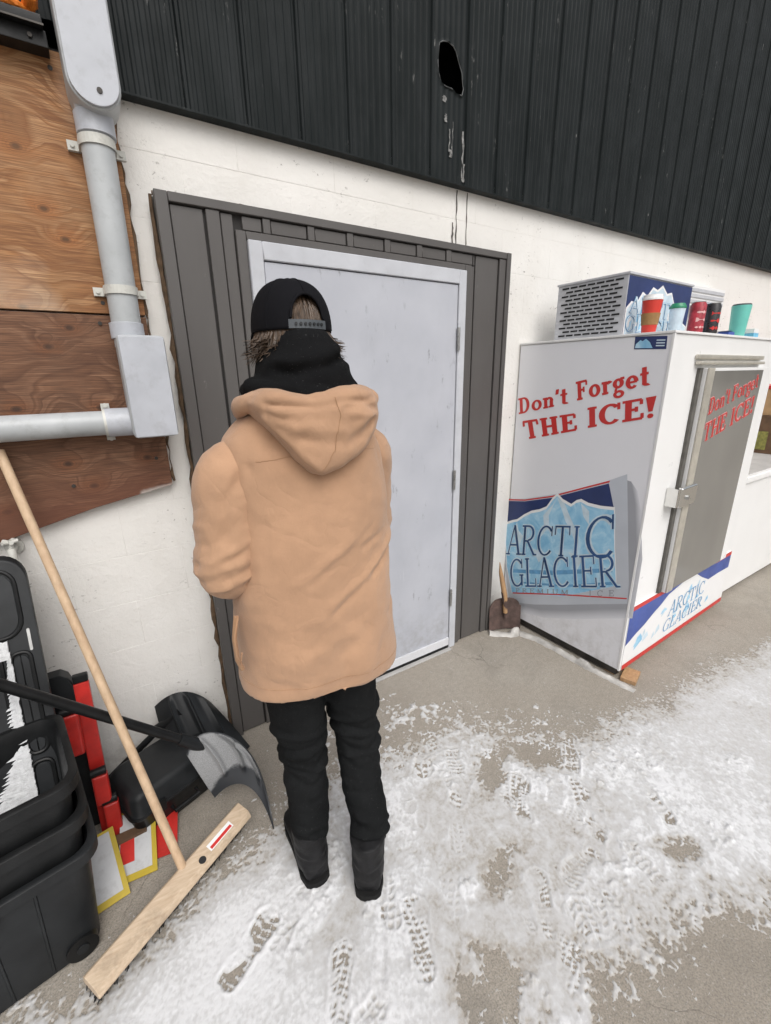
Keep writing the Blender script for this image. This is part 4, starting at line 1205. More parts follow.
# bristles: tufts
rg = random.Random(8); mb = MB()
for q in range(900):
    a = rg.uniform(.006, L-.006); b = rg.uniform(-.030, .030)
    p0 = Vector(bk(a, b, -.019)); p1 = p0+Vector((rg.gauss(0, .004), rg.gauss(.0, .004), 0))-upv*.07-Vector((side_.x, side_.y, 0))*.012
    p1.z = max(.002, min(p1.z, rg.uniform(.002, .012)))
    w = ax*.0022; w2 = sd_*.0022
    mb.add([p0-w, p0+w, p1+w*.8, p1-w*.8], [(0, 1, 2, 3)]); mb.add([p0-w2, p0+w2, p1+w2*.8, p1-w2*.8], [(0, 1, 2, 3)])
obj('bristles', mb, M_BRISTLE, br, recalc=False, kind='stuff')

# ------------------------------------------------------------------ snow shovels
def scoop(P, rows, cols, rib_us, rib_h, thick, name, mat, parent, face=(0, -.5, 1), frost=None):
    """P(u,v) -> point; grid surface with rib ridges and thickness"""
    co = np.array([[P(-1+2*i/cols, j/rows) for i in range(cols+1)] for j in range(rows+1)], float)
    du = np.gradient(co, axis=1); dv = np.gradient(co, axis=0)
    nr = np.cross(du, dv); nr /= np.linalg.norm(nr, axis=2, keepdims=True)
    if (nr@np.array(face, float)).mean() < 0: nr = -nr
    uu = np.linspace(-1, 1, cols+1)[None, :]; vv = np.linspace(0, 1, rows+1)[:, None]
    rib = sum(np.exp(-((uu-r0)/.055)**2) for r0 in rib_us)*np.clip((.84-vv)/.12, 0, 1)*np.clip(vv/.08, 0, 1)
    top = co+nr*(rib*rib_h)[:, :, None]
    bot = co-nr*thick
    W1 = cols+1; N1 = W1*(rows+1)
    mb = MB()
    mb.add(top.reshape(-1, 3), [(j*W1+i, j*W1+i+1, (j+1)*W1+i+1, (j+1)*W1+i) for j in range(rows) for i in range(cols)])
    mb.add(bot.reshape(-1, 3), [(j*W1+i, (j+1)*W1+i, (j+1)*W1+i+1, j*W1+i+1) for j in range(rows) for i in range(cols)])
    e = list(range(W1))+[j*W1+cols for j in range(1, rows+1)]+[rows*W1+i for i in range(cols-1, -1, -1)]+[j*W1 for j in range(rows-1, 0, -1)]
    mb.f += [(e[i], e[i]+N1, e[(i+1) % len(e)]+N1, e[(i+1) % len(e)]) for i in range(len(e))]; mb.mi += [0]*len(e)
    o = obj(name, mb, mat, parent, smooth=True, sharp=50)
    if frost is not None:
        at0 = o.data.attributes.new('frost', 'FLOAT', 'POINT')
        fv = np.array([[frost(-1+2*i/cols, j/rows) for i in range(cols+1)] for j in range(rows+1)], np.float32).ravel()
        at0.data.foreach_set('value', np.concatenate([fv, fv*0]))
    return o
k = Mat('frosted_charcoal_plastic')
v = k.map()
fa = k.n.new('ShaderNodeAttribute'); fa.attribute_name = 'frost'
cov = k.math('ADD', fa.outputs['Fac'], k.math('MULTIPLY', k.math('SUBTRACT', k.noise(v, 38, 6, .7), .5), 1.1))
fr = k.math('MULTIPLY', k.ramp(cov, [(.30, 0), (.75, .85)]), k.ramp(fa.outputs['Fac'], [(0, 0), (.3, 1)]))
spk = k.ramp(k.noise(v, 350, 4, .7), [(.35, .55), (.6, 1)])
k.col(k.mix(k.math('MULTIPLY', fr, spk), (.034, .037, .042), (.36, .365, .37))).rough(.45)
M_FROST = k.m
sv = thing('snow_shovel', (-1.45, -.45, 0), 'black snow shovel lying across the storage totes, blade down by the broom', 'shovel')
BLD = [[(-1.622, -.372, .325), (-1.553, -.338, .362), (-1.468, -.363, .322), (-1.397, -.412, .222)], [(-1.583, -.395, .190), (-1.490, -.385, .252), (-1.405, -.402, .200), (-1.380, -.497, .092)], [(-1.555, -.396, .090), (-1.476, -.415, .130), (-1.412, -.454, .085), (-1.387, -.580, .004)]]
def lag(ts, ps, t):
    out = Vector((0, 0, 0))
    for i, (ti, p_) in enumerate(zip(ts, ps)):
        w_ = 1.0
        for j, tj in enumerate(ts):
            if j != i: w_ *= (t-tj)/(ti-tj)
        out += Vector(p_)*w_
    return out
def blade(u, v):
    rows_ = [lag((-1, -.33, .33, 1), r_, u) for r_ in BLD]
    p = lag((0, .55, 1), rows_, v)
    return (p.x, p.y, max(p.z, .003))
bd = scoop(blade, 36, 60, (-.52, .0, .50), .019, .004, 'blade', M_FROST, sv, frost=lambda u, v: max(0, min(1, (.80-v-.10*u)*6))*max(0, min(1, (.86-u)*4))*max(0, min(1, (v+.02)*12)))
S1 = Vector(blade(0, .05))
S1 = Vector((-1.600, -.352, .356))
hd = (Vector((-2.058, -.385, .850))-S1).normalized()
obj('handle', MB().tube([S1-hd*.06, S1+hd*.35, S1+hd*1.02], .0165, 16), M_BLACKPL, sv, smooth=True)
obj('socket', MB().tube([S1-hd*.11, S1-hd*.02, S1+hd*.055], [.010, .024, .021], 16), M_BLACKPL2, sv, smooth=True)
gp = S1+hd*1.03
obj('grip', MB().tube([gp+Vector((0, -.055, 0)), gp+Vector((0, .055, 0))], .016, 12), M_BLACKPL, sv, smooth=True)

s2 = thing('scoop_shovel', (-1.55, -.08, 0), 'black ribbed snow scoop standing against the wall behind the tool case', 'shovel')
def blade2(u, v):
    # v 0 top .. 1 bottom edge, leaning on wall
    hw = .150
    x = -1.585+v*.085+u*hw*(1-.25*(1-v)**2)
    z = .372-.35*v-.10*(u*u if u < 0 else u*u*1.1)*(1-v)+.035*u*-1*(1-v)
    y = -.045-.07*math.sin(v*PI*.62)-.09*v+.055*u*u
    return (x, y, max(z, .004))
scoop(blade2, 30, 60, (-.45, .05, .5), .020, .004, 'blade', M_BLACKPL2, s2, face=(0, -1, .4))
obj('socket', MB().tube([(-1.60, -.07, .30), (-1.66, -.05, .25), (-1.72, -.035, .22)], [.024, .022, .018], 12), M_BLACKPL, s2, smooth=True)
obj('handle', MB().tube([(-1.68, -.045, .24), (-1.92, -.03, .06)], .014, 12), M_BLACKPL, s2, smooth=True)

# ------------------------------------------------------------------ tool case
tcx = thing('tool_case', (-1.70, -.19, 0), 'black plastic tool case on the floor by the wall', 'tool case', rotz=R(20), local=True)
def rrect(cx, cy, hx, hy, r, z, n=6):
    p = []
    for (sx, sy, a0) in ((1, 1, 0), (-1, 1, 90), (-1, -1, 180), (1, -1, 270)):
        for q in range(n+1):
            a = R(a0+90*q/n)
            p.append((cx+sx*(hx-r)+r*math.cos(a), cy+sy*(hy-r)+r*math.sin(a), z))
    return p
cs_ = [(.165, .105, .035, 0.0), (.172, .112, .035, .01), (.180, .118, .035, .105), (.184, .122, .035, .112)]
obj('lower_shell', MB().loft([rrect(0, 0, a, b, r, z) for a, b, r, z in cs_]), M_BLACKPL, tcx, smooth=True, sharp=45)
cs_ = [(.184, .122, .035, .118), (.180, .118, .035, .124), (.176, .114, .035, .185), (.165, .104, .035, .203), (.150, .09, .03, .208)]
ld = obj('lid', MB().loft([rrect(0, 0, a, b, r, z) for a, b, r, z in cs_]), M_BLACKPL2, tcx, smooth=True, sharp=50)
obj('lid_bead', MB().tube([(p[0], p[1], .1155) for p in rrect(0, 0, .186, .124, .035, 0)]+[(.186, .089, .1155)], .006, 8), M_BLACKPL, ld, smooth=True)
for x in (-.09, .09):
    obj('latch', MB().box((x-.022, -.131, .085), (x+.022, -.1215, .142)), M_BLACKPL, tcx, bevel=.004)
obj('handle', MB().tube([(-.05, -.124, .075), (-.05, -.150, .070), (.05, -.150, .070), (.05, -.124, .075)], .008, 10), M_BLACKPL, tcx, smooth=True)

# ------------------------------------------------------------------ nested storage totes
TR = R(10)
TC = Vector((-2.240, -.530, 0))
def make_tote(name, loc, lab, zbase, h, full):
    t = thing(name, (TC.x, TC.y, zbase), lab, 'tote', 'black storage totes nested in a stack', TR, True)
    hx0, hy0 = (.262, .150)
    hx1, hy1 = (.296, .162)
    def at(f): return hx0+(hx1-hx0)*f, hy0+(hy1-hy0)*f
    rings = []
    prof = [(0, 0.0), (.05, .012), (1, h-.045)]
    for f, z in prof:
        a, b = at(f); rings.append(rrect(0, 0, a-(.02 if z == 0 else 0), b-(.02 if z == 0 else 0), .05, z, 6))
    a, b = at(1)
    rings += [rrect(0, 0, a+.004, b+.004, .05, h-.044, 6), rrect(0, 0, a+.022, b+.022, .06, h-.040, 6), rrect(0, 0, a+.024, b+.024, .06, h-.004, 6), rrect(0, 0, a+.018, b+.018, .06, h, 6),
              rrect(0, 0, a+.004, b+.004, .055, h-.001, 6), rrect(0, 0, a-.006, b-.006, .05, h-.03, 6)]
    for f, z in ((.7, h*.6), (.1, .03)):
        a2, b2 = at(f); rings.append(rrect(0, 0, a2-.008, b2-.008, .045, z, 6))
    rings.append(rrect(0, 0, hx0-.03, hy0-.03, .04, .022, 6))
    mb = MB(); mb.loft(rings, cap=False)
    n = len(rings[0])
    mb.f.append(tuple(reversed(range(n)))); mb.mi.append(0)
    mb.f.append(tuple(range((len(rings)-1)*n, len(rings)*n))); mb.mi.append(0)
    b_ = obj('tub', mb, M_BLACKPL if not full else M_BLACKPL2, t, smooth=True, sharp=35)
    # grips under the rim
    g = MB().tube([(-.075, -b-.012, h-.055), (-.07, -b-.030, h-.064), (.07, -b-.030, h-.064), (.075, -b-.012, h-.055)], .009, 8)
    obj('grip', g, M_BLACKPL, t, smooth=True)
    if full:
        for xx in (-.16, -.055, .055, .16):
            f0, f1 = .05, .97
            y0 = -at(f0)[1]; y1 = -at(f1)[1]
            obj('side_rib', MB().tube([(xx*at(f0)[0]/.3, y0+.001, .02), (xx*at(f1)[0]/.3, y1+.001, h-.06)], .005, 6), M_BLACKPL2, t, smooth=True)
        for sy in (-1, 1):
            w = MB().tube([(.215, sy*.140-.02, .042), (.215, sy*.140+.02, .042)], .042, 20)
            wo = obj('wheel', w, M_BLACKPL, t, smooth=True)
            obj('wheel_hub', MB().tube([(.215, sy*.140-.023, .042), (.215, sy*.140+.023, .042)], .016, 14), M_BLACKPL2, wo, smooth=True)
    return t
make_tote('storage_tote', None, 'bottom black wheeled storage tote of the nested stack', 0.0, .40, True)
make_tote('storage_tote', None, 'middle black storage tote nested between the other two', .15, .375, False)
make_tote('storage_tote', None, 'top black storage tote of the nested stack, holding the upright lid', .275, .375, False)
# upright lid standing in the top tote, leaning towards the wall
lt_ = thing('tote_lid', (-2.2, -.30, .36), 'large black tote lid standing upright in the totes, streaked with snow', 'lid')
LZ0, LZ1 = .312, 1.150
def lid_at(x, s_, o):
    # x world, s 0..1 up; leans from y=-.34 to y=-.06
    return (x, -.420+.330*s_-o*.94, LZ0+(LZ1-LZ0)*s_-o*.3)
def lid_rr(x0, x1, s0, s1, rx, n=6):
    H = LZ1-LZ0; rs = rx/H
    p = []
    for (cx, cs2, a0) in ((x1-rx, s1-rs, 0), (x0+rx, s1-rs, 90), (x0+rx, s0+rs, 180), (x1-rx, s0+rs, 270)):
        for q in range(n+1):
            a = R(a0+90*q/n); p.append((cx+rx*math.cos(a), cs2+rs*math.sin(a)))
    return p
LX0, LX1 = -2.47, -1.972
mb = MB(); mb.loft([[lid_at(x, s_, o) for x, s_ in lid_rr(LX0, LX1, 0, 1, .07)] for o in (0, .03)]); 
lb = obj('panel', mb, M_BLACKPL2, lt_, bevel=.006, bseg=2, sharp=50)
for x0, x1, s0, s1, rx in ((LX0+.035, LX1-.035, .72, .965, .05), (LX0+.06, LX1-.105, .03, .66, .02), (LX1-.080, LX1-.030, .30, .66, .02), (LX1-.080, LX1-.028, .02, .27, .02)):
    pts = [lid_at(x, s_, .031) for x, s_ in lid_rr(x0, x1, s0, s1, rx, 5)]
    obj('rim_bead', MB().tube(pts+[pts[0]], .0065, 8), M_BLACKPL, lb, smooth=True)
    mb = MB(); mb.loft([[lid_at(x, s_, o) for x, s_ in lid_rr(x0+.006, x1-.006, s0+.008, s1-.008, rx, 5)] for o in (.0302, .034)])
    obj('raised_field', mb, M_BLACKPL2, lb, bevel=.002)
obj('slot', MB().loft([[lid_at(x, s_, o) for x, s_ in lid_rr(LX1-.028, LX1-.020, .66, .74, .0035, 3)] for o in (.0302, .0325)]), M_STEEL, lb)
# clinging snow with a combed edge
rg = random.Random(12); mb = MB()
poly = []
def snow_strip(sA, sB, xr, wmin, wmax, n):
    left = []; right = []
    for q in range(n+1):
        s_ = sA+(sB-sA)*q/n
        w = wmin+(wmax-wmin)*(1-q/n)
        w *= (.80+.45*rg.random()) if q % 2 else (.55+.25*rg.random())
        right.append((xr-.004*rg.random()+(1-q/n)*0, s_)); left.append((xr-w, s_-.012*(q % 2)))
    return left, right
def add_strip(left, right, o):
    vs = []
    for (xl, sl), (xr, sr) in zip(left, right):
        vs += [lid_at(xl, sl, .0375), lid_at((xl+xr)/2, (sl+sr)/2, .0385+o), lid_at(xr, sr, .0385+o*.6), lid_at(xr+.001, sr, .035)]
    n = len(left)
    mb.add(vs, [(4*i+j, 4*i+j+1, 4*i+j+5, 4*i+j+4) for i in range(n-1) for j in range(3)])
add_strip(*snow_strip(.03, .35, LX1-.076, .035, .20, 54), .006)
add_strip(*snow_strip(.36, .66, LX1-.076, .016, .045, 44), .006)
add_strip(*snow_strip(.655, .68, LX1-.076, .30, .36, 3), .006)
add_strip(*snow_strip(.67, .72, LX1-.078, .03, .06, 4), .006)
obj('clinging_snow', mb, M_SNOWPATCH, lt_, smooth=True, recalc=False, kind='stuff')

# dark slab and red clip bar between the totes and the wall
obj('plastic_panel', MB().loft([[(x, y, z) for x, z in [(-2.14+.0, .0), (-1.93, 0), (-1.925, .64), (-1.935, .68), (-1.955, .70), (-2.10, .70), (-2.14, .68)]] for y in (-.175, -.125)]), M_BLACKPL2, bevel=.006, bseg=2,
    label='dark grey plastic panel standing on edge behind the totes', cat='panel', base=(-2.03, -.15, 0))
rb = thing('red_clip_bar', (-1.93, -.19, 0), 'red plastic bar with clips and black tip standing beside the totes', 'bar')
P0 = Vector((-1.925, -.245, .012)); P1 = Vector((-1.903, -.165, .645))
def barrings(p0, p1, hw, hd_):
    t = (p1-p0).normalized(); a = Vector((1, 0, 0)); a = (a-t*a.dot(t)).normalized(); b = t.cross(a)
    return [[tuple(p+a*sx*hw+b*sy*hd_) for sx, sy in ((-1, -1), (1, -1), (1, 1), (-1, 1))] for p in (p0, p1)]
obj('bar', MB().loft(barrings(P0, P1, .024, .012)), M_RED, rb, bevel=.005, bseg=2)
obj('tip', MB().loft(barrings(P1+(P1-P0)*.002, P1+(P1-P0)*.05, .024, .012)), M_BLACKPL, rb, bevel=.006, bseg=2)
for f, dx, lo, hi in ((.72, -.045, -.06, .10), (.36, .006, -.06, .060), (.17, .024, -.085, .055)):
    c = P0+(P1-P0)*f+Vector((dx, -.045, 0)); d = (P1-P0).normalized()
    cl = obj('clip', MB().loft(barrings(c+d*lo, c+d*hi, .025, .018)), M_RED, rb, bevel=.009, bseg=3)
    obj('clip_pivot', MB().tube([c+d*(hi+.014)+Vector((-.026, -.004, 0)), c+d*(hi+.014)+Vector((.022, -.004, 0))], .015, 10), M_BLACKPL, cl, smooth=True)

# ------------------------------------------------------------------ little signs on the floor
def sign(name, c, w, h, rz, tilt, lab):
    t = thing(name, c, lab, 'sign', 'yellow bordered signs by the totes', rz, True)
    M = Matrix.Rotation(tilt, 4, 'X')
    obj('board', MB().box((-w/2, 0, 0), (w/2, h, .004), 0, M), M_YELLOW, t)
    obj('white_field', MB().box((-w/2+.0, .022, .0042), (w/2-.016, h-.010, .0052), 0, M), M_SIGNWHITE, t)
    return t
sg1 = sign('price_sign', (-1.935, -.535, .004), .125, .235, R(8), R(24), 'front white price sign with yellow border, next to the tote wheel')
sg2 = sign('price_sign', (-1.845, -.490, .004), .12, .245, R(-6), R(17), 'rear white price sign with yellow border and red corner, under the broom handle')
obj('red_print', MB().box((-.058, .06, .0054), (-.012, .15, .0060), 0, Matrix.Rotation(R(17), 4, 'X')), M_RED, sg2)
sg3 = sign('red_sign', (-1.765, -.455, .003), .10, .17, R(-10), R(10), 'plain red sign lying behind the broom handle')
for c_ in sg3.children:
    c_.data.materials.clear(); c_.data.materials.append(M_RED)
sg3['group'] = ''
del sg3['group']
obj('sign_prop', MB().box((-1.955, -.36, .001), (-1.80, -.32, .06)), M_CARDDARK, label='low dark wood strip the price signs rest on', cat='wood', bevel=.003)

# ------------------------------------------------------------------ person
pr = thing('person', (-1.25, -.80, 0), 'person in tan hooded jacket, black cap and black trousers facing the door', 'person', rotz=R(0), local=True)
def sell(cx, cy, rx, ry, z, n=40, e=2.5, tilt=0.0):
    p = []
    for q in range(n):
        a = 2*PI*q/n; c, s_ = math.cos(a), math.sin(a)
        x = rx*math.copysign(abs(c)**(2/e), c); y = ry*math.copysign(abs(s_)**(2/e), s_)
        p.append((cx+x, cy+y, z+tilt*x))
    return p
def chain(mb, pts, n=20):
    """smooth tube through (x,y,z,r) control points (Catmull-Rom)"""
    P = [np.array(p, float) for p in pts]; P = [2*P[0]-P[1]]+P+[2*P[-1]-P[-2]]
    out = []
    for i in range(1, len(P)-2):
        for t in np.linspace(0, 1, 6, endpoint=False):
            a, b, c, d = P[i-1:i+3]
            out.append(.5*((2*b)+(-a+c)*t+(2*a-5*b+4*c-d)*t*t+(-a+3*b-3*c+d)*t**3))
    out.append(P[-2])
    mb.tube([tuple(o[:3]) for o in out], [float(max(.002, o[3])) for o in out], n)
def ball(mb, c, r, n=20, m=12, f=None):
    rings = []
    for i in range(m+1):
        ph = -PI/2+PI*min(max(i/m, .02), .98)
        ring = []
        for q in range(n):
            a = 2*PI*q/n
            d = (math.cos(ph)*math.cos(a), math.cos(ph)*math.sin(a), math.sin(ph))
            if f: d = f(*d)
            ring.append((c[0]+r[0]*d[0], c[1]+r[1]*d[1], c[2]+r[2]*d[2]))
        rings.append(ring)
    mb.loft(rings)
def cloth(mb, voxel, sm, fold, nz, mats, name, parent, **kw):
    me = remesh(mb, voxel, sm)
    folds(me, fold)
    co, no = vdata(me)
    d = np.zeros(len(co))
    for amp, sc, st in nz:
        q = co*sc
        d += amp*(np.array([mnoise.noise(Vector((p[0], p[1], p[2]*st))) for p in q]))
    setco(me, co+no*d[:, None])
    me.materials.clear()
    me.materials.append(mats)
    me.polygons.foreach_set('use_smooth', [True]*len(me.polygons))
    return link(name, me, parent, **kw)

# arm joints (local): shoulder, elbow, wrist
SHL, ELL, WRL = (-.178, -.015, 1.495), (-.222, -.025, 1.215), (-.075, .215, 1.225)
SHR, ELR, WRR = (.196, -.005, 1.505), (.212, .030, 1.235), (.11, .235, 1.215)
# --- body (one continuous mesh)
mb = MB()
ball(mb, (.006, .005, 1.785), (.076, .096, .112))                 # skull
ball(mb, (.006, .045, 1.715), (.055, .062, .062))                 # jaw
ball(mb, (.006, .108, 1.755), (.013, .018, .022))                 # nose
ball(mb, (.006, .092, 1.722), (.026, .014, .008))                 # lips
ball(mb, (.006, .082, 1.688), (.022, .020, .018))                 # chin
ball(mb, (.006, .088, 1.795), (.050, .014, .012))                 # brow
for sx in (-1, 1):
    ball(mb, (.006+sx*.082, -.008, 1.765), (.010, .020, .032))    # ear
chain(mb, [(0, -.02, 1.55, .062), (0, -.015, 1.62, .055), (0, .0, 1.70, .052)])
mb.loft([sell(.02, 0, a, b, z) for a, b, z in ((.11, .09, .80), (.155, .105, .90), (.14, .095, 1.05), (.15, .10, 1.2), (.17, .105, 1.35), (.165, .09, 1.48), (.09, .06, 1.56))])
for s_, e_, w_ in ((SHL, ELL, WRL), (SHR, ELR, WRR)):
    chain(mb, [(*s_, .052), (*[(s_[q]+e_[q])/2 for q in range(3)], .046), (*e_, .040), (*[(e_[q]+w_[q])/2 for q in range(3)], .038), (*w_, .027)])
    w = Vector(w_); d = (w-Vector(e_)).normalized()
    inw = Vector((1 if s_[0] < 0 else -1, 0, 0)); inw = (inw-d*inw.dot(d)).normalized()
    upd = Vector((0, 0, 1)); upd = (upd-d*upd.dot(d)-inw*upd.dot(inw)).normalized()
    palm = w+d*.055
    mb.loft([[tuple(w+d*t+upd*math.cos(a)*h_+inw*math.sin(a)*k_) for a in [2*PI*q/14 for q in range(14)]] for t, h_, k_ in ((-.01, .024, .020), (.02, .034, .017), (.06, .041, .016), (.092, .038, .014))])
    for fi, (hh, ln) in enumerate(((.030, .068), (.011, .076), (-.009, .071), (-.027, .056))):
        b0 = w+d*.085+upd*hh
        p1 = b0+d*ln*.42+inw*.004; p2 = p1+d*ln*.28+inw*ln*.22; p3 = p2+d*ln*.08+inw*ln*.30
        mb.tube([b0, p1, p2, p3], [.0092, .0088, .0080, .0066], 10)
    b0 = w+d*.022+upd*.030
    mb.tube([b0, b0+d*.028+upd*.022+inw*.012, b0+d*.055+upd*.026+inw*.026, b0+d*.070+upd*.020+inw*.034], [.0125, .0108, .0095, .0075], 10)
LEGS = []
HIPL, KNL, ANL = (-.075, -.005, .84), (-.045, .040, .48), (-.055, .010, .115)
HIPR, KNR, ANR = (.108, -.005, .84), (.135, .0, .48), (.118, -.10, .115)
for h_, k_, a_ in ((HIPL, KNL, ANL), (HIPR, KNR, ANR)):
    chain(mb, [(*h_, .085), (*[(h_[q]+k_[q])/2 for q in range(3)], .070), (*k_, .056), (*[(k_[q]*.6+a_[q]*.4) for q in range(3)], .052), (*a_, .036)])
me = remesh(mb, .0065, 2)
me.materials.clear(); me.materials.append(M_SKIN)
me.polygons.foreach_set('use_smooth', [True]*len(me.polygons))
bodyo = link('body', me, pr)
for sx in (-1, 1):
    e = MB(); ball(e, (.006+sx*.031, .086, 1.778), (.012, .010, .008)); 
    eo = obj('eye', e, M_EYE, bodyo, smooth=True)
    e = MB(); ball(e, (.006+sx*.031, .0945, 1.778), (.0052, .003, .0052)); obj('iris', e, M_CARDDARK, eo, smooth=True)
# --- trousers
mb = MB()
mb.loft([sell(.018, -.005, a, b, z) for a, b, z in ((.12, .095, .80), (.170, .128, .87), (.178, .133, .95), (.165, .12, 1.02))])
for (h_, k_, a_) in ((HIPL, KNL, ANL), (HIPR, KNR, ANR)):
    chain(mb, [(h_[0], h_[1]-.01, h_[2], .092), (*[(h_[q]+k_[q])/2 for q in range(3)], .084), (k_[0], k_[1], k_[2], .074), (*[(k_[q]*.55+a_[q]*.45) for q in range(3)], .070), (a_[0], a_[1], a_[2]+.12, .066), (a_[0], a_[1]-.004, a_[2]+.062, .060)], 24)
fd_ = []
rg = random.Random(21)
for (h_, k_, a_) in ((HIPL, KNL, ANL), (HIPR, KNR, ANR)):
    for f, amp in ((.0, .008), (.05, -.007), (.12, .006), (.30, .005), (.36, -.006), (.62, .008), (.67, -.008), (.73, .010), (.78, -.010), (.84, .011), (.89, -.010), (.94, .010), (-.22, .006), (-.30, -.005), (-.45, .006)):
        if f >= 0:
            c = [k_[q]+(a_[q]-k_[q])*f for q in range(3)]
        else:
            c = [k_[q]+(h_[q]-k_[q])*-f for q in range(3)]
        sl = rg.uniform(-.035, .035)
        pts = [(c[0]+.085*math.cos(a), c[1]+.085*math.sin(a), c[2]+sl*math.cos(a+rg.uniform(-.3, .3))+.012*math.sin(2*a)) for a in np.linspace(PI*.75, PI*2.3, 9)]
        fd_.append((pts, amp*1.7, .011))
    # creases behind the knee
    for q in range(4):
        z = k_[2]+.05-.035*q
        fd_.append(([(k_[0]-.07, k_[1]-.04, z+.03), (k_[0], k_[1]-.08, z-.012), (k_[0]+.07, k_[1]-.04, z+.02)], -.006 if q % 2 else .006, .010))
cloth(mb, .007, 3, fd_, ((.006, 9, 1.6), (.0035, 24, 1.5)), M_BLACKDENIM, 'trousers', pr)
# --- boots
def boot(h, ang, name='boot'):
    """h = heel point on the ground (local), ang = heading of the toe measured from +Y clockwise"""
    d = Vector((math.sin(ang), math.cos(ang), 0)); s_ = Vector((math.cos(ang), -math.sin(ang), 0)); H = Vector(h)
    mb = MB(); rings = []
    for t, hw, top in ((0.0, .036, .085), (.010, .046, .11), (.05, .052, .135), (.10, .050, .125), (.16, .045, .088), (.21, .048, .070), (.25, .045, .062), (.280, .034, .052), (.295, .018, .040)):
        rings.append([tuple(H+d*t+s_*(hw*math.copysign(abs(math.cos(a))**.75, math.cos(a)))+Vector((0, 0, .020+(top-.020)*(.5+.5*math.sin(a)) if math.sin(a) > -.999 else .02))) for a in [2*PI*q/24 for q in range(24)]])
    mb.loft(rings)
    sh_ = [[tuple(H+d*(.058+dx)+s_*(.056*math.cos(a)*rr)+d*(.068*math.sin(a)*rr)+Vector((0, 0, z))) for a in [2*PI*q/24 for q in range(24)]] for z, rr, dx in ((.05, .95, 0), (.10, 1.0, 0), (.15, 1.02, .005), (.215, 1.08, .008))]
    mb.loft(sh_)
    fl = [([tuple(H+d*.05+s_*(.05*math.cos(a))+d*(.065*math.sin(a))+Vector((0, 0, z))) for a in np.linspace(PI, 2*PI, 8)], am, .008) for z, am in ((.115, -.003), (.135, .003), (.035, .003), (.085, .0025))]
    bo = cloth(mb, .006, 3, fl, ((.003, 22, 1),), M_BOOT, name, pr)
    so = MB(); pts = []
    for t, hw in ((-.016, .012), (-.012, .026), (.000, .042), (.04, .051), (.10, .046), (.16, .046), (.22, .050), (.265, .042), (.292, .028), (.304, .012)):
        pts.append((t, hw))
    poly = [(t, w) for t, w in pts]+[(t, -w) for t, w in reversed(pts)]
    so.prism(poly, lambda a, b: tuple(H+d*a+s_*b), lambda a, b: tuple(H+d*a+s_*b+Vector((0, 0, .026))))
    obj('sole', so, M_SOLE, bo, bevel=.003)
boot((-.066, -.052, .002), R(3))
boot((.058, -.185, .002), R(32))
# --- jacket: torso + sleeves as one surface
mb = MB()
TOR = [(.885, .022, .005, .190, .130), (.856, .022, .0, .218, .150), (.842, .022, .0, .234, .160), (.846, .022, .0, .2415, .1665), (.862, .023, .0, .243, .168), (.90, .024, -.002, .242, .168), (1.02, .022, -.004, .234, .165), (1.15, .018, -.006, .226, .161), (1.28, .015, -.008, .222, .159),
       (1.38, .012, -.010, .220, .152), (1.45, .010, -.010, .214, .142), (1.51, .008, -.012, .210, .130), (1.550, .006, -.014, .192, .118), (1.580, .004, -.014, .160, .108), (1.605, .002, -.012, .122, .100), (1.625, .002, -.012, .100, .096)]
mb.loft([sell(cx, cy, rx, ry, z, 56, 2.45, -.07 if z < .95 else 0) for z, cx, cy, rx, ry in TOR])
def sleeve(mb, s_, e_, w_, n=28):
    chain(mb, [(s_[0]*.60, s_[1], s_[2]+.010, .050), (s_[0]*.82, s_[1], s_[2]-.012, .070), (s_[0]*1.02, s_[1], s_[2]-.030, .082), (*[(s_[q]*.5+e_[q]*.5) for q in range(3)], .083), (e_[0], e_[1], e_[2]+.02, .080), (*[(e_[q]*.75+w_[q]*.25) for q in range(3)], .074), (*[(e_[q]*.4+w_[q]*.6) for q in range(3)], .062), (*[(e_[q]*.08+w_[q]*.92) for q in range(3)], .050)], n)

F = []
# shallow diagonal drag folds across the back and broad drape
F += [([(-.14, -.17, 1.16), (-.05, -.18, 1.20), (.06, -.18, 1.26), (.16, -.16, 1.33)], -.008, .013), ([(-.15, -.17, 1.185), (-.04, -.18, 1.225), (.07, -.18, 1.285)], .008, .018),
      ([(.0, -.18, 1.10), (.12, -.17, 1.16), (.24, -.08, 1.24)], -.006, .012), ([(.0, -.18, 1.125), (.12, -.17, 1.185), (.24, -.08, 1.27)], .006, .018),
      ([(-.16, -.16, 1.04), (-.08, -.18, 1.06), (.02, -.18, 1.10)], -.005, .012), ([(-.17, -.16, .97), (-.06, -.18, .985), (.05, -.18, 1.02)], .006, .03),
      ([(.10, -.18, .90), (.13, -.18, 1.05), (.12, -.18, 1.2)], .006, .05), ([(-.10, -.18, .88), (-.09, -.18, 1.0)], .006, .04), ([(.03, -.18, .86), (.02, -.18, 1.0)], -.005, .03),
      ([(.20, -.14, 1.02), (.27, -.05, 1.08)], -.006, .012), ([(-.22, -.11, .94), (-.12, -.17, .90)], -.006, .014), ([(-.22, -.12, .96), (-.10, -.175, .925)], .005, .014),
      ([(.24, -.12, 1.30), (.10, -.17, 1.26)], -.007, .010)]
F = [(p_, a_*1.25, w_*.9) for p_, a_, w_ in F]
# armhole: deep valley between sleeve and back
F += [([(-.168, -.115, 1.50), (-.172, -.140, 1.43), (-.192, -.14, 1.36), (-.195, -.13, 1.26), (-.190, -.13, 1.17)], -.016, .013),
      ([(.185, -.115, 1.50), (.196, -.135, 1.41), (.205, -.13, 1.30)], -.013, .012)]
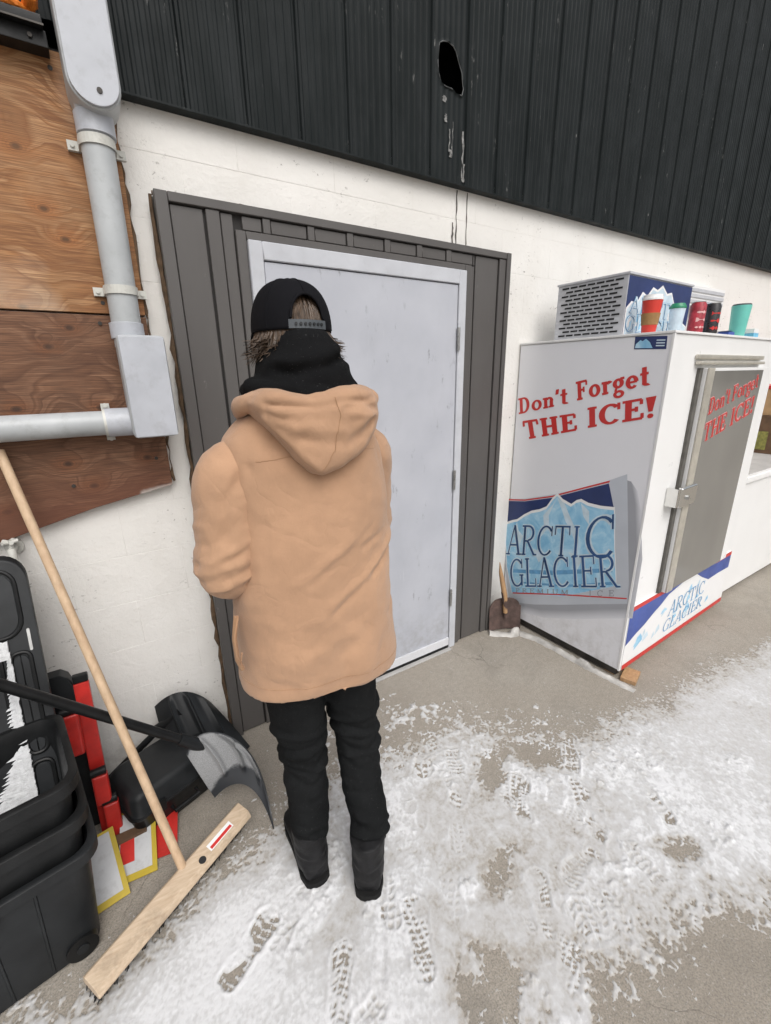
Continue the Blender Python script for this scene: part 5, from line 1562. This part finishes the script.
# seams: yoke, hem stitching, shoulder
F += [([(-.17, -.14, 1.512), (-.08, -.16, 1.525), (.18, -.14, 1.52)], -.004, .006),
      ([(-.23, -.02, 1.555), (-.19, -.10, 1.53), (-.18, -.13, 1.46)], -.004, .006)]
hem = [(.03+.27*math.cos(a), .18*math.sin(a), .862-.07*.27*math.cos(a)) for a in np.linspace(PI*.9, PI*2.1, 28)]

jk = cloth(mb, .0062, 4, F, ((.012, 4.2, .8), (.0065, 10, .9), (.0020, 30, 1)), M_TAN, 'jacket', pr, label='tan canvas work jacket with hood down')
from mathutils.bvhtree import BVHTree
def seam_on(o, lines, name, mat, r=.0009, n=40):
    me = o.data
    bv = BVHTree.FromPolygons([v_.co.copy() for v_ in me.vertices], [tuple(p_.vertices) for p_ in me.polygons])
    for ln in lines:
        P_ = [Vector(p_) for p_ in ln]
        pts = []
        for i_ in range(n+1):
            t_ = i_/n*(len(P_)-1); k_ = min(int(t_), len(P_)-2); q_ = P_[k_].lerp(P_[k_+1], t_-k_)
            hit = bv.find_nearest(q_)
            pts.append(hit[0]+hit[1]*.0004)
        obj(name, MB().tube(pts, r, 6), mat, o, smooth=True, recalc=False)
seam_on(jk, [[(-.172, -.15, 1.512), (-.08, -.17, 1.525), (.18, -.15, 1.520)],
             [(.022+.246*math.cos(a), .171*math.sin(a), .888-.07*.25*math.cos(a)) for a in np.linspace(PI*.9, PI*2.1, 24)]], 'seam', M_TANSEAM)
for s_, e_, w_, sg_ in ((SHL, ELL, WRL, -1), (SHR, ELR, WRR, 1)):
    mb = MB(); sleeve(mb, s_, e_, w_)
    SF = []
    for q in range(5):       # slack above the elbow
        z = 1.42-.045*q
        SF.append(([(sg_*.30, .03, z-.03), (sg_*.27, -.09, z-.005), (sg_*.20, -.12, z+.03), (sg_*.14, -.09, z+.05)], .0045*(1 if q % 2 else -1), .011))
    for q in range(7):       # bunching in the crook of the arm
        z = 1.285-.024*q
        SF.append(([(e_[0]+sg_*.09, .05, z-.015), (e_[0]+sg_*.085, -.04, z-.020), (e_[0], -.115, z+.002), (e_[0]-sg_*.08, -.07, z+.030)], .0058*(1 if q % 2 else -1), .0085))
    SF.append(([(s_[0]-sg_*.02, -.10, 1.50), (s_[0]+sg_*.04, -.09, 1.42), (s_[0]+sg_*.05, -.10, 1.33)], -.007, .014))
    slo = cloth(mb, .0058, 3, SF, ((.007, 5, .8), (.004, 12, .9), (.0018, 30, 1)), M_TAN, 'sleeve', jk)
    w = Vector(w_); d = (w-Vector(e_)).normalized()
    obj('cuff', MB().tube([w-d*.045, w-d*.012], [.051, .050], 24), M_TANSEAM, slo, smooth=True)
# pocket edge and drawcord at the left hip
obj('pocket_welt', MB().tube([(-.222, -.060, 1.115), (-.236, -.075, 1.06), (-.236, -.078, 1.00), (-.226, -.074, .965)], .0065, 8), M_TANSEAM, jk, smooth=True)
obj('drawcord', MB().tube([(-.222, -.08, 1.12), (-.240, -.10, 1.08), (-.242, -.105, 1.03), (-.235, -.102, 1.00), (-.228, -.10, 1.03)], .0028, 8), M_TANSEAM, jk, smooth=True)
# hood lying on the back: flat pointed pouch, outline in the plane of the back
mb = MB()
HO = [(-.150, 1.638), (-.140, 1.656), (-.120, 1.668), (-.085, 1.664), (-.04, 1.658), (.005, 1.664), (.05, 1.674), (.10, 1.672), (.145, 1.662), (.170, 1.638), (.176, 1.600), (.160, 1.562), (.128, 1.525), (.085, 1.498), (.040, 1.480), (-.005, 1.468), (-.028, 1.474), (-.062, 1.512), (-.095, 1.556), (-.126, 1.600)]
HCx, HCz = .010, 1.590
def hood_ring(r, bulge):
    out = []
    for x, z in HO:
        xx = HCx+(x-HCx)*r; zz = HCz+(z-HCz)*r
        yb = -.118-.030*max(0, min(1, (1.66-zz)/.18))+.9*max(0, abs(xx)-.09)**2*6
        out.append((xx, yb-bulge*(1+.35*max(0, min(1, (zz-1.56)/.10))), zz))
    return out
prof_h = [(.96, -.05), (1.0, -.02), (1.01, .006), (.985, .024), (.93, .037), (.84, .046), (.70, .052), (.50, .056), (.28, .058), (.06, .058)]
mb.loft([hood_ring(r, bu) for r, bu in prof_h])
# rolled hem on the sides of the opening, running to the front of the neck
chain(mb, [(-.110, .06, 1.600, .020), (-.136, .0, 1.618, .021), (-.146, -.06, 1.634, .019), (-.130, -.115, 1.646, .016)], 14)
chain(mb, [(.118, .07, 1.592, .020), (.155, .01, 1.606, .024), (.168, -.06, 1.622, .026), (.150, -.125, 1.640, .022)], 14)
HF = [([(-.155, -.16, 1.640), (-.09, -.19, 1.634), (-.02, -.20, 1.630), (.05, -.20, 1.640), (.14, -.18, 1.636)], -.010, .008), ([(-.06, -.20, 1.560), (-.01, -.21, 1.545), (.05, -.21, 1.540), (.10, -.20, 1.556), (.135, -.18, 1.585)], -.016, .012),
      ([(-.08, -.20, 1.590), (.0, -.21, 1.574), (.06, -.21, 1.570), (.12, -.19, 1.592)], .010, .016), ([(.018, -.20, 1.672), (.030, -.21, 1.60), (.022, -.21, 1.53), (-.012, -.20, 1.468)], -.007, .0055),
      ([(.030, -.20, 1.672), (.042, -.21, 1.60), (.034, -.21, 1.53), (.0, -.20, 1.468)], .0045, .006), ([(.06, -.20, 1.655), (.11, -.19, 1.652), (.155, -.16, 1.640)], -.008, .006), ([(.05, -.20, 1.622), (.10, -.20, 1.628), (.16, -.16, 1.615)], -.009, .007),
      ([(.07, -.20, 1.608), (.15, -.17, 1.600)], .006, .010), ([(-.13, -.17, 1.615), (-.06, -.20, 1.595)], -.006, .010), ([(-.125, -.15, 1.607), (-.07, -.18, 1.535), (-.015, -.19, 1.478)], .006, .010)]
hd_o = cloth(mb, .0055, 2, HF, ((.006, 6, 1), (.006, 13, 1), (.002, 34, 1)), M_TAN, 'hood', jk)
seam_on(hd_o, [[(.018, -.25, 1.672), (.030, -.25, 1.60), (.022, -.25, 1.53), (-.012, -.24, 1.468)]], 'seam', M_TANSEAM)
# --- black hoodie hood bunched round the neck
mb = MB()
mb.loft([sell(cx, cy, rx, ry, z, 40, 2.2) for z, cx, cy, rx, ry in ((1.56, 0, -.015, .105, .105), (1.605, .004, -.03, .118, .122), (1.645, .006, -.040, .122, .128), (1.685, .008, -.042, .118, .126), (1.72, .006, -.040, .104, .122), (1.75, .004, -.038, .088, .116), (1.775, .004, -.034, .074, .110), (1.792, .004, -.030, .062, .100))])
chain(mb, [(-.108, .03, 1.662, .024), (-.112, -.06, 1.668, .026), (-.06, -.135, 1.662, .024), (.03, -.148, 1.652, .024), (.10, -.110, 1.655, .026), (.122, -.02, 1.662, .024)], 14)
BF = [([(-.12, -.10, 1.712), (-.05, -.15, 1.700), (.03, -.155, 1.715), (.10, -.12, 1.745)], -.014, .011), ([(-.12, -.09, 1.735), (-.05, -.145, 1.722), (.03, -.15, 1.735), (.09, -.11, 1.765)], .010, .018),
      ([(.05, -.14, 1.70), (.12, -.08, 1.72)], .006, .012), ([(-.13, -.06, 1.70), (-.09, -.12, 1.685)], -.006, .010)]
cloth(mb, .006, 4, BF, ((.008, 8, 1), (.002, 30, 1)), M_BLACKFLEECE, 'hoodie_hood', pr)
# --- hair
HC = Vector((.004, -.012, 1.790))
def hp(az, el, r=1.0, rx=.084, ry=.104, rz=.106):
    # az 0 = back of the head (-Y), positive to the right
    return Vector((HC.x+rx*r*math.sin(az)*math.cos(el), HC.y-ry*r*math.cos(az)*math.cos(el), HC.z+rz*r*math.sin(el)))
mb = MB()
shell = []
for j in range(9):
    el = R(-38+16*j)
    shell.append([tuple(hp(2*PI*q/30, el, .985) if abs(((2*PI*q/30+PI) % (2*PI))-PI) < 1.9 or el > .35 else hp(2*PI*q/30, el, .80)) for q in range(30)])
mb.loft(shell)
rg = random.Random(31)
def lock(pts, w):
    pts = [Vector(p) for p in pts]
    vs = []; fs = []
    for i, p in enumerate(pts):
        t = (pts[min(i+1, len(pts)-1)]-pts[max(i-1, 0)]).normalized()
        o = (p-HC); o = (o-t*o.dot(t)).normalized(); s_ = t.cross(o)
        ww = w*(1-.85*(i/(len(pts)-1))**2)
        vs += [p-s_*ww, p+o*ww*.5, p+s_*ww]
    n = len(pts)
    for i in range(n-1):
        fs += [(3*i, 3*i+1, 3*i+4, 3*i+3), (3*i+1, 3*i+2, 3*i+5, 3*i+4)]
    mb.add(vs, fs)
for q in range(260):
    az = rg.uniform(-1.9, 1.9)
    e0 = R(rg.uniform(18, 45)) if abs(az) < .6 else R(rg.uniform(0, 12))
    e1 = R(rg.uniform(-24, -4)) if abs(az) < .6 else R(rg.uniform(-38, -22))
    r0 = 1.0+rg.uniform(0, .02); az1 = az+rg.uniform(-.12, .12)
    lock([hp(az+(az1-az)*t, e0+(e1-e0)*t, r0+.02*t*rg.random()) for t in (0, .25, .5, .75, 1)], rg.uniform(.0016, .0034))
for sd in (-1, 1):
    for q in range(240):
        az = sd*rg.uniform(.62, 1.75)
        p0 = hp(az, R(rg.uniform(-4, 6)), 1.0)
        out = (p0-HC); out.z = 0; out.normalize()
        ln = rg.uniform(.03, .075); fl = rg.uniform(.0, .75)
        p1 = p0+Vector((0, 0, -ln*.4))+out*.006; p2 = p0+Vector((0, 0, -ln*.75))+out*(.010+.012*fl); p3 = p0+Vector((0, 0, -ln+.012*fl))+out*(.014+.034*fl)+Vector((rg.uniform(-.008, .008), rg.uniform(-.008, .008), 0))
        lock([p0, p1, p2, p3], rg.uniform(.0022, .0042))
obj('hair', mb, M_HAIR, pr, smooth=True, recalc=False)
# --- cap
mb = MB()
NA, NE = 96, 30
CE0, CE1 = R(-2), R(90)
def cap_pt(az, el, r=1.0):
    # structured baseball crown: boxy profile
    ce = math.cos(el)**.72 if el < R(90) else 0
    return Vector((HC.x+.0925*r*math.sin(az)*ce, HC.y-.114*r*math.cos(az)*ce+.004, HC.z+.006+.113*r*math.sin(el)**.95 if el > 0 else HC.z+.006+.113*math.sin(el)))
OPW, OPH = .44, R(38)
def in_open(az, el):
    if abs(az) > OPW or el < R(9): return False
    return el < R(9)+(OPH-R(9))*math.sqrt(max(0, 1-(az/OPW)**2))
vs = []; idx = {}
for j in range(NE+1):
    for i in range(NA):
        az = -PI+2*PI*i/NA; el = CE0+(CE1-CE0)*j/NE
        vs.append(tuple(cap_pt(az, min(el, R(89.9)))))
fs = []
for j in range(NE):
    for i in range(NA):
        az = -PI+2*PI*(i+.5)/NA; el = CE0+(CE1-CE0)*(j+.5)/NE
        if in_open(az, el) or (abs(az) < OPW and el < R(9)): continue
        fs.append((j*NA+i, j*NA+(i+1) % NA, (j+1)*NA+(i+1) % NA, (j+1)*NA+i))
mb.add(vs, fs)
cp_o = obj('cap', mb, M_CAP, pr, smooth=True, recalc=False, sharp=60)
sm_ = cp_o.modifiers.new('thickness', 'SOLIDIFY'); sm_.thickness = .0035; sm_.offset = -1
pts = [cap_pt(a, R(9)+(OPH-R(9))*math.sqrt(max(0, 1-(a/OPW)**2)), 1.004) for a in [-OPW+2*OPW*q/24 for q in range(25)]]
obj('opening_trim', MB().tube(pts, .0032, 8), M_CAP, cp_o, smooth=True)
rg2 = [[tuple(cap_pt(-OPW-.06+(2*OPW+.12)*q/20, R(e_), r)) for q in range(21)] for e_, r in ((-1, 1.008), (7.5, 1.008), (7.5, .99), (-1, .99), (-1, 1.008))]
stp = obj('snap_strap', MB().loft(rg2, cap=False, closed=False), M_CAPSTRAP, cp_o, smooth=True)
for q in range(7):
    a = -.33+.11*q
    p = cap_pt(a, R(3.2), 1.008); o = (p-HC).normalized()
    obj('snap', MB().tube([p, p+o*.0025], .0034, 8), M_BLACKPL2, stp, smooth=True)
for a in (0, PI/3, 2*PI/3, PI, -PI/3, -2*PI/3):
    e_s = OPH if abs(a) < .1 else 0
    pts = [cap_pt(a, e_s+(R(88)-e_s)*q/16, 1.003) for q in range(17)]
    obj('panel_seam', MB().tube(pts, .0014, 6), M_CAP, cp_o, smooth=True)
e = MB(); ball(e, tuple(cap_pt(0, R(89.9))+Vector((0, 0, .001))), (.008, .008, .004), 12, 8); obj('top_button', e, M_CAP, cp_o, smooth=True)
# visor, to the front
vis = []
for o in (0, .004):
    for j in range(8):
        f = j/7
        vis.append([])
rings = []
top = []; bot = []
for j in range(8):
    f = j/7
    rowt = []
    for i in range(21):
        a = PI-1.05+2.1*i/20
        b0 = cap_pt(a, 0); d = f*.072*math.cos((a-PI)*1.15)
        p = b0+Vector((0, d, -.022*f*f-.018*(math.sin(a-PI))**2*f))
        rowt.append(p)
    top.append(rowt)
mb = MB(); W1 = 21
for sgn, o in ((1, .002), (-1, -.002)):
    vs = [tuple(p+Vector((0, 0, o))) for r_ in top for p in r_]
    mb.add(vs, [(j*W1+i, j*W1+i+1, (j+1)*W1+i+1, (j+1)*W1+i) for j in range(7) for i in range(20)])
e_ = list(range(W1))+[j*W1+20 for j in range(1, 8)]+[7*W1+i for i in range(19, -1, -1)]+[j*W1 for j in range(6, 0, -1)]
N1 = W1*8
mb.f += [(e_[i], e_[(i+1) % len(e_)], e_[(i+1) % len(e_)]+N1, e_[i]+N1) for i in range(len(e_))]; mb.mi += [0]*len(e_)
obj('visor', mb, M_CAP, cp_o, smooth=True)

# ------------------------------------------------------------------ snow on the slab
def sdist(X, Y, poly):
    P = np.array(poly); n = len(P)
    d = np.full(X.shape, 1e9); ins = np.zeros(X.shape, bool)
    for i in range(n):
        a = P[i]; b = P[(i+1) % n]; e = b-a
        t = np.clip(((X-a[0])*e[0]+(Y-a[1])*e[1])/(e@e), 0, 1)
        d = np.minimum(d, np.hypot(X-a[0]-t*e[0], Y-a[1]-t*e[1]))
        c = ((a[1] > Y) != (b[1] > Y))
        xi = a[0]+(Y-a[1])/(b[1]-a[1]+1e-12)*(b[0]-a[0])
        ins ^= c & (X < xi)
    return np.where(ins, d, -d)
def sstep(x, a, b):
    t = np.clip((x-a)/(b-a), 0, 1); return t*t*(3-2*t)
MAIN = [(-2.4, -.68), (-2.16, -.70), (-1.97, -.76), (-1.83, -.705), (-1.62, -.63), (-1.51, -.615), (-1.37, -.565), (-1.28, -.47), (-1.2, -.43), (-1.03, -.49), (-.76, -.55), (-.6, -.57), (-.4, -.56), (-.35, -.65), (-.22, -.79), (-.09, -.92), (.18, -.96), (.51, -1.03), (.9, -1.05), (1.3, -1.1), (1.91, -1.2), (2.6, -1.25),
        (2.6, -1.95), (.46, -2.0), (0, -1.80), (-.16, -1.70), (-.27, -1.63), (-.42, -1.60), (-.59, -1.57), (-.68, -1.53), (-.76, -1.51), (-.84, -1.58), (-1.0, -1.75), (-1.1, -2.1), (-2.4, -2.1)]
BARE = [[(-.20, -1.43), (-.13, -1.45), (-.07, -1.49), (-.10, -1.51), (-.18, -1.49)], [(-1.0, -1.28), (-.95, -1.33), (-.91, -1.41), (-.93, -1.42), (-.97, -1.37), (-1.01, -1.3)],
        [(-1.08, -1.33), (-.99, -1.35), (-.95, -1.41), (-1.01, -1.48), (-1.15, -1.43), (-1.12, -1.36)], [(-.49, -.78), (-.37, -.81), (-.46, -.9), (-.56, -.92), (-.56, -.86)],
        [(-.32, -.76), (-.16, -.95), (-.22, -1.02), (-.34, -.9), (-.37, -.81)], [(-.79, -1.17), (-.69, -1.11), (-.63, -1.15), (-.7, -1.19), (-.8, -1.23), (-.83, -1.21)]]
CRUMB = [(-1.30, -.36), (-.95, -.02), (-.55, -.18), (-.21, -.45), (.30, -.86), (.0, -1.02), (-.8, -.86), (-1.36, -.74)]
SMOOTH = [(-2.4, -.70), (-1.95, -.80), (-1.5, -.66), (-1.42, -.78), (-1.50, -1.0), (-1.38, -1.18), (-1.25, -1.10), (-1.15, -1.3), (-1.3, -1.5), (-2.4, -1.5)]
DX = .0042
gx = np.arange(-2.42, 2.5, DX); gy = np.arange(-2.05, -.02, DX)
X, Y = np.meshgrid(gx, gy)
warp_x = X+.07*(fbm(X, Y, 5)-.5)+.02*(fbm(X+1, Y+8, 24, 3)-.5); warp_y = Y+.07*(fbm(X+7, Y+3, 5)-.5)+.02*(fbm(X+6, Y+2, 24, 3)-.5)
sm = sdist(warp_x, warp_y, MAIN)
cov = sstep(sm, -.10, .20)
cov = np.maximum(cov, .95*sstep(sdist(warp_x, warp_y, [(-.92, -1.35), (-.80, -1.40), (-.74, -1.50), (-.84, -1.62), (-.98, -1.70), (-1.02, -1.58), (-.93, -1.48)]), -.05, .05))
for b_ in BARE:
    cov -= .95*sstep(sdist(warp_x, warp_y, b_), -.06, .03)
soft = sstep(sdist(X, Y, SMOOTH), -.12, .08)
n1 = fbm(X, Y, 3.2, 4)-.5; n2 = fbm(X+3, Y+5, 13, 4)-.5; n3 = fbm(X+9, Y+1, 48, 3)-.5; n4 = fbm(X+2, Y+8, 130, 2)-.5
rough_w = 1-.75*soft
right = sstep(X+.5*Y, -.7, .1)
rough_w = rough_w*(1-.5*right)
# the walked-on middle: thin, pressed and broken
walk = sstep(sdist(X, Y, [(-1.45, -.45), (-.6, -.45), (.1, -.95), (-.1, -1.35), (-.6, -1.55), (-1.1, -1.5), (-1.45, -1.15), (-1.6, -.85)]), -.10, .15)
t = cov*1.0+.50*n1+rough_w*(.66*n2+.42*n3)+.62*n4-.46+.17*soft-.05*right-.09*walk
th = np.clip(t, -1, 1.2)
cw = sstep(sm, -.16, .16)
for b_ in BARE:
    cw -= .95*sstep(sdist(warp_x, warp_y, b_), -.045, .04)
film = (cw-.42)*.42+.22*n2+.30*n3*(1-right*.5)+.42*n4
th = np.maximum(th, np.minimum(film, .24))
# kicked crumbs beyond the edge
cr = sstep(sdist(X, Y, CRUMB), -.16, .14)
clump = fbm(X+4, Y+6, 34, 4)+.60*(fbm(X+1, Y+2, 7, 3)-.5)
tc_ = (clump-.655+.03*cr)*2.0-(1-cr)*1.0
clump2 = fbm(X+14, Y+3, 85, 2)+.35*(fbm(X+1, Y+12, 9, 3)-.5)
tc2 = (clump2-.80+.03*cr)*1.6-(1-cr)*.8
th = np.maximum(th, np.maximum(tc_, tc2))
pressed = sstep(fbm(X+11, Y+2, 5.5, 3), .46, .54)*(1-.85*soft)*(.35+.65*walk)
loose = sstep(fbm(X+5, Y+13, 9, 3), .52, .62)*rough_w*(1-pressed)
lump = np.clip(fbm(X+2, Y+4, 44, 3)-.52, 0, 1)
base_h = .0004+.0018*np.clip(th*8, 0, 1)+.0042*np.clip(th, 0, 1)**.9+.0008*rough_w*(1-.85*pressed)*np.clip(n3*2.0, -.5, 1)*np.clip(th*3, 0, 1)+.024*lump*loose*np.clip(th*4, 0, 1)
h = np.where(th > 0, base_h*(1-.35*pressed), -.004+.003*np.clip(th, -1, 0))
th = np.where(th > 0, th*(1-.62*pressed), th)
# footprints
PR = [(-1.565, -.90, 62, 1, 1.0, .80), (-1.43, -.90, 55, -1, .75, .7), (-1.115, -1.165, 25, 1, .9, .80), (-1.37, -1.13, 30, -1, .8, .7), (-.64, -.84, 58, 1, .8, .8), (-.47, -1.02, 42, -1, .9, .8), (-.12, -1.01, 55, 1, .8, .8), (-.27, -1.16, 50, 1, .9, .8), (-.71, -1.315, 30, -1, .9, .75)]
rgp = random.Random(44)
for q in range(46):
    x_ = rgp.uniform(-1.35, .05); y_ = rgp.uniform(-1.48, -.55)
    if -1.42 < x_ < -1.0 and -.95 < y_ < -.6: continue
    PR.append((x_, y_, rgp.gauss(35, 30)+(180 if rgp.random() < .35 else 0), 1 if rgp.random() < .5 else -1, rgp.uniform(.45, 1.0), rgp.uniform(.72, .9)))
for pi_, (px, py, ang, sd, dep, scl) in enumerate(PR):
    a = R(ang); dx = X-px; dy = Y-py
    lx = (dx*math.sin(a)+dy*math.cos(a))/scl     # along, toe positive  (angle clockwise from +Y)
    ly = (dx*math.cos(a)-dy*math.sin(a))*sd/(scl*1.08)
    m = (np.abs(lx) < .19) & (np.abs(ly) < .09)
    if not m.any(): continue
    L_, C_ = lx[m]+.014*n2[m]+.006*n3[m], ly[m]+.014*n3[m]
    hw = np.interp(L_, [-.150, -.135, -.09, -.03, .03, .08, .125, .145], [0, .030, .037, .030, .038, .047, .036, 0])
    cen = np.interp(L_, [-.15, 0, .15], [0, .004, -.006])
    dd = hw-np.abs(C_-cen)
    dd = np.where(np.abs(L_) > .148, -.03, dd)
    inside = sstep(dd, -.004, .006)
    rimm = np.exp(-((dd+.010)/.008)**2)
    if pi_ >= 9:      # only part of the sole has marked the snow
        inside = inside*sstep(L_*(1 if pi_ % 2 else -1), -.05, .0); rimm = rimm*sstep(L_*(1 if pi_ % 2 else -1), -.05, .0)
    pit = (.026, .030, .022)[pi_ % 3]
    w1 = L_+.5*np.abs(C_-cen)*(1 if pi_ % 2 else -.4)+.016*n2[m]; w2 = C_+.25*L_+.012*n2[m]
    cell = np.minimum(np.abs(((w1/pit+.13*pi_) % 1)-.5), np.abs(((w2/(pit*1.1)+.37*pi_) % 1)-.5)*(1.1 if pi_ % 4 else 3.0))
    lug = sstep(cell+.55*n3[m]+.40*n2[m]+.15*n4[m], .08, .26)
    keep = sstep(vnoise(X[m]*19+pi_*3.1, Y[m]*19), .30, .55)
    inside = inside*(.12+.88*keep)
    hh = h[m]; tt = th[m]
    floor_ = np.where(lug > .5, -.0016 if dep > .55 else .0012, .0044)
    newh = hh*(1-inside*dep)+floor_*inside*dep
    present = sstep(tt, .0, .10)
    h[m] = np.where(tt > -.02, newh+rimm*.0030*present*dep*(.4+.6*keep), hh)
    dq = min(1.0, dep*1.15)
    th[m] = np.where(tt > -.02, tt*(1-inside*dq)+inside*dq*(.62*(1-lug)-.03), tt)+rimm*.16*present*(.4+.6*keep)
# skid mark of a heel
for pts in ([(-1.17, -1.02), (-1.22, -1.12), (-1.26, -1.19)],):
    P_ = np.stack([X.ravel(), Y.ravel(), 0*X.ravel()], 1)
    d = seg_dist(P_, [(a, b, 0) for a, b in pts]).reshape(X.shape)
    h -= .0035*np.exp(-(d/.010)**2); h += .0012*np.exp(-((d-.020)/.010)**2)*(h > 0)
# boots stand on the slab through packed snow
for bx, by in ((-1.31, -.72), (-1.12, -.86)):
    d = np.hypot(X-bx, Y-by)
    h = np.where((d < .12) & (h > .012), .012+.3*(h-.012), h)
nx, ny = len(gx), len(gy)
vis_v = h > -.0015
q = vis_v[:-1, :-1] | vis_v[1:, :-1] | vis_v[:-1, 1:] | vis_v[1:, 1:]
# leave out what lies far outside the picture
jj, ii = np.nonzero(q)
a = jj*nx+ii
faces = np.stack([a, a+1, a+nx+1, a+nx], 1)
usedv, inv = np.unique(faces.ravel(), return_inverse=True)
faces = inv.reshape(-1, 4)
co = np.stack([X.ravel()[usedv], Y.ravel()[usedv], h.ravel()[usedv]], 1)
me = bpy.data.meshes.new('snow')
me.vertices.add(len(co)); me.vertices.foreach_set('co', co.ravel())
me.loops.add(faces.size); me.loops.foreach_set('vertex_index', faces.ravel().astype(np.int32))
me.polygons.add(len(faces)); me.polygons.foreach_set('loop_start', np.arange(0, faces.size, 4, dtype=np.int32))
me.update(calc_edges=True); me.validate()
at_ = me.attributes.new('thick', 'FLOAT', 'POINT')
thk = np.clip(th*1.25+.06+.9*np.clip(n3, 0, 1)*rough_w, 0, 1)*(1-.10*right)
at_.data.foreach_set('value', thk.ravel()[usedv].astype(np.float32))
me.polygons.foreach_set('use_smooth', np.ones(len(faces), bool))
me.materials.append(M_SNOW)
link('snow', me, None, 'trampled snow with boot prints over the concrete in front of the door', 'snow', kind='stuff')

# ridge of packed snow and ice along the freezer base
rg = random.Random(17); mb = MB()
path = [(.30, -.075), (.40, -.165), (.47, -.19), (.505, -.30), (.517, -.45), (.518, -.58), (.520, -.66), (.530, -.75), (.540, -.85), (.552, -.95)]
pts = []
for (xa, ya), (xb, yb) in zip(path[:-1], path[1:]):
    for s_ in range(5):
        pts.append((xa+(xb-xa)*s_/5, ya+(yb-ya)*s_/5))
rings = []
for i, (x, y) in enumerate(pts):
    f = i/len(pts)
    w = .026+.010*rg.random()-.008*f; hgt_ = (.012+.012*rg.random()+(.02 if .58 < f < .68 else 0)+(.03 if .12 < f < .22 else 0))*(1-.5*max(0, f-.75)/.25)
    tx = pts[min(i+1, len(pts)-1)][0]-pts[max(i-1, 0)][0]; ty = pts[min(i+1, len(pts)-1)][1]-pts[max(i-1, 0)][1]
    l_ = math.hypot(tx, ty); nx_, ny_ = -ty/l_, tx/l_
    rings.append([(x+nx_*w*c, y+ny_*w*c, max(-.004, hgt_*s2_)) for c, s2_ in ((-1, -.1), (-.8, .45), (-.35, .95), (.1, 1), (.55, .7), (.9, .3), (1, -.1))])
mb.loft(rings)
obj('snow_ridge', mb, simple('grey_ice', (.47, .455, .43), .45, .3, 14, bump=.6, bscale=90, bdist=.004), smooth=True, label='low ridge of packed snow along the freezer base', cat='snow', kind='stuff', sharp=80)
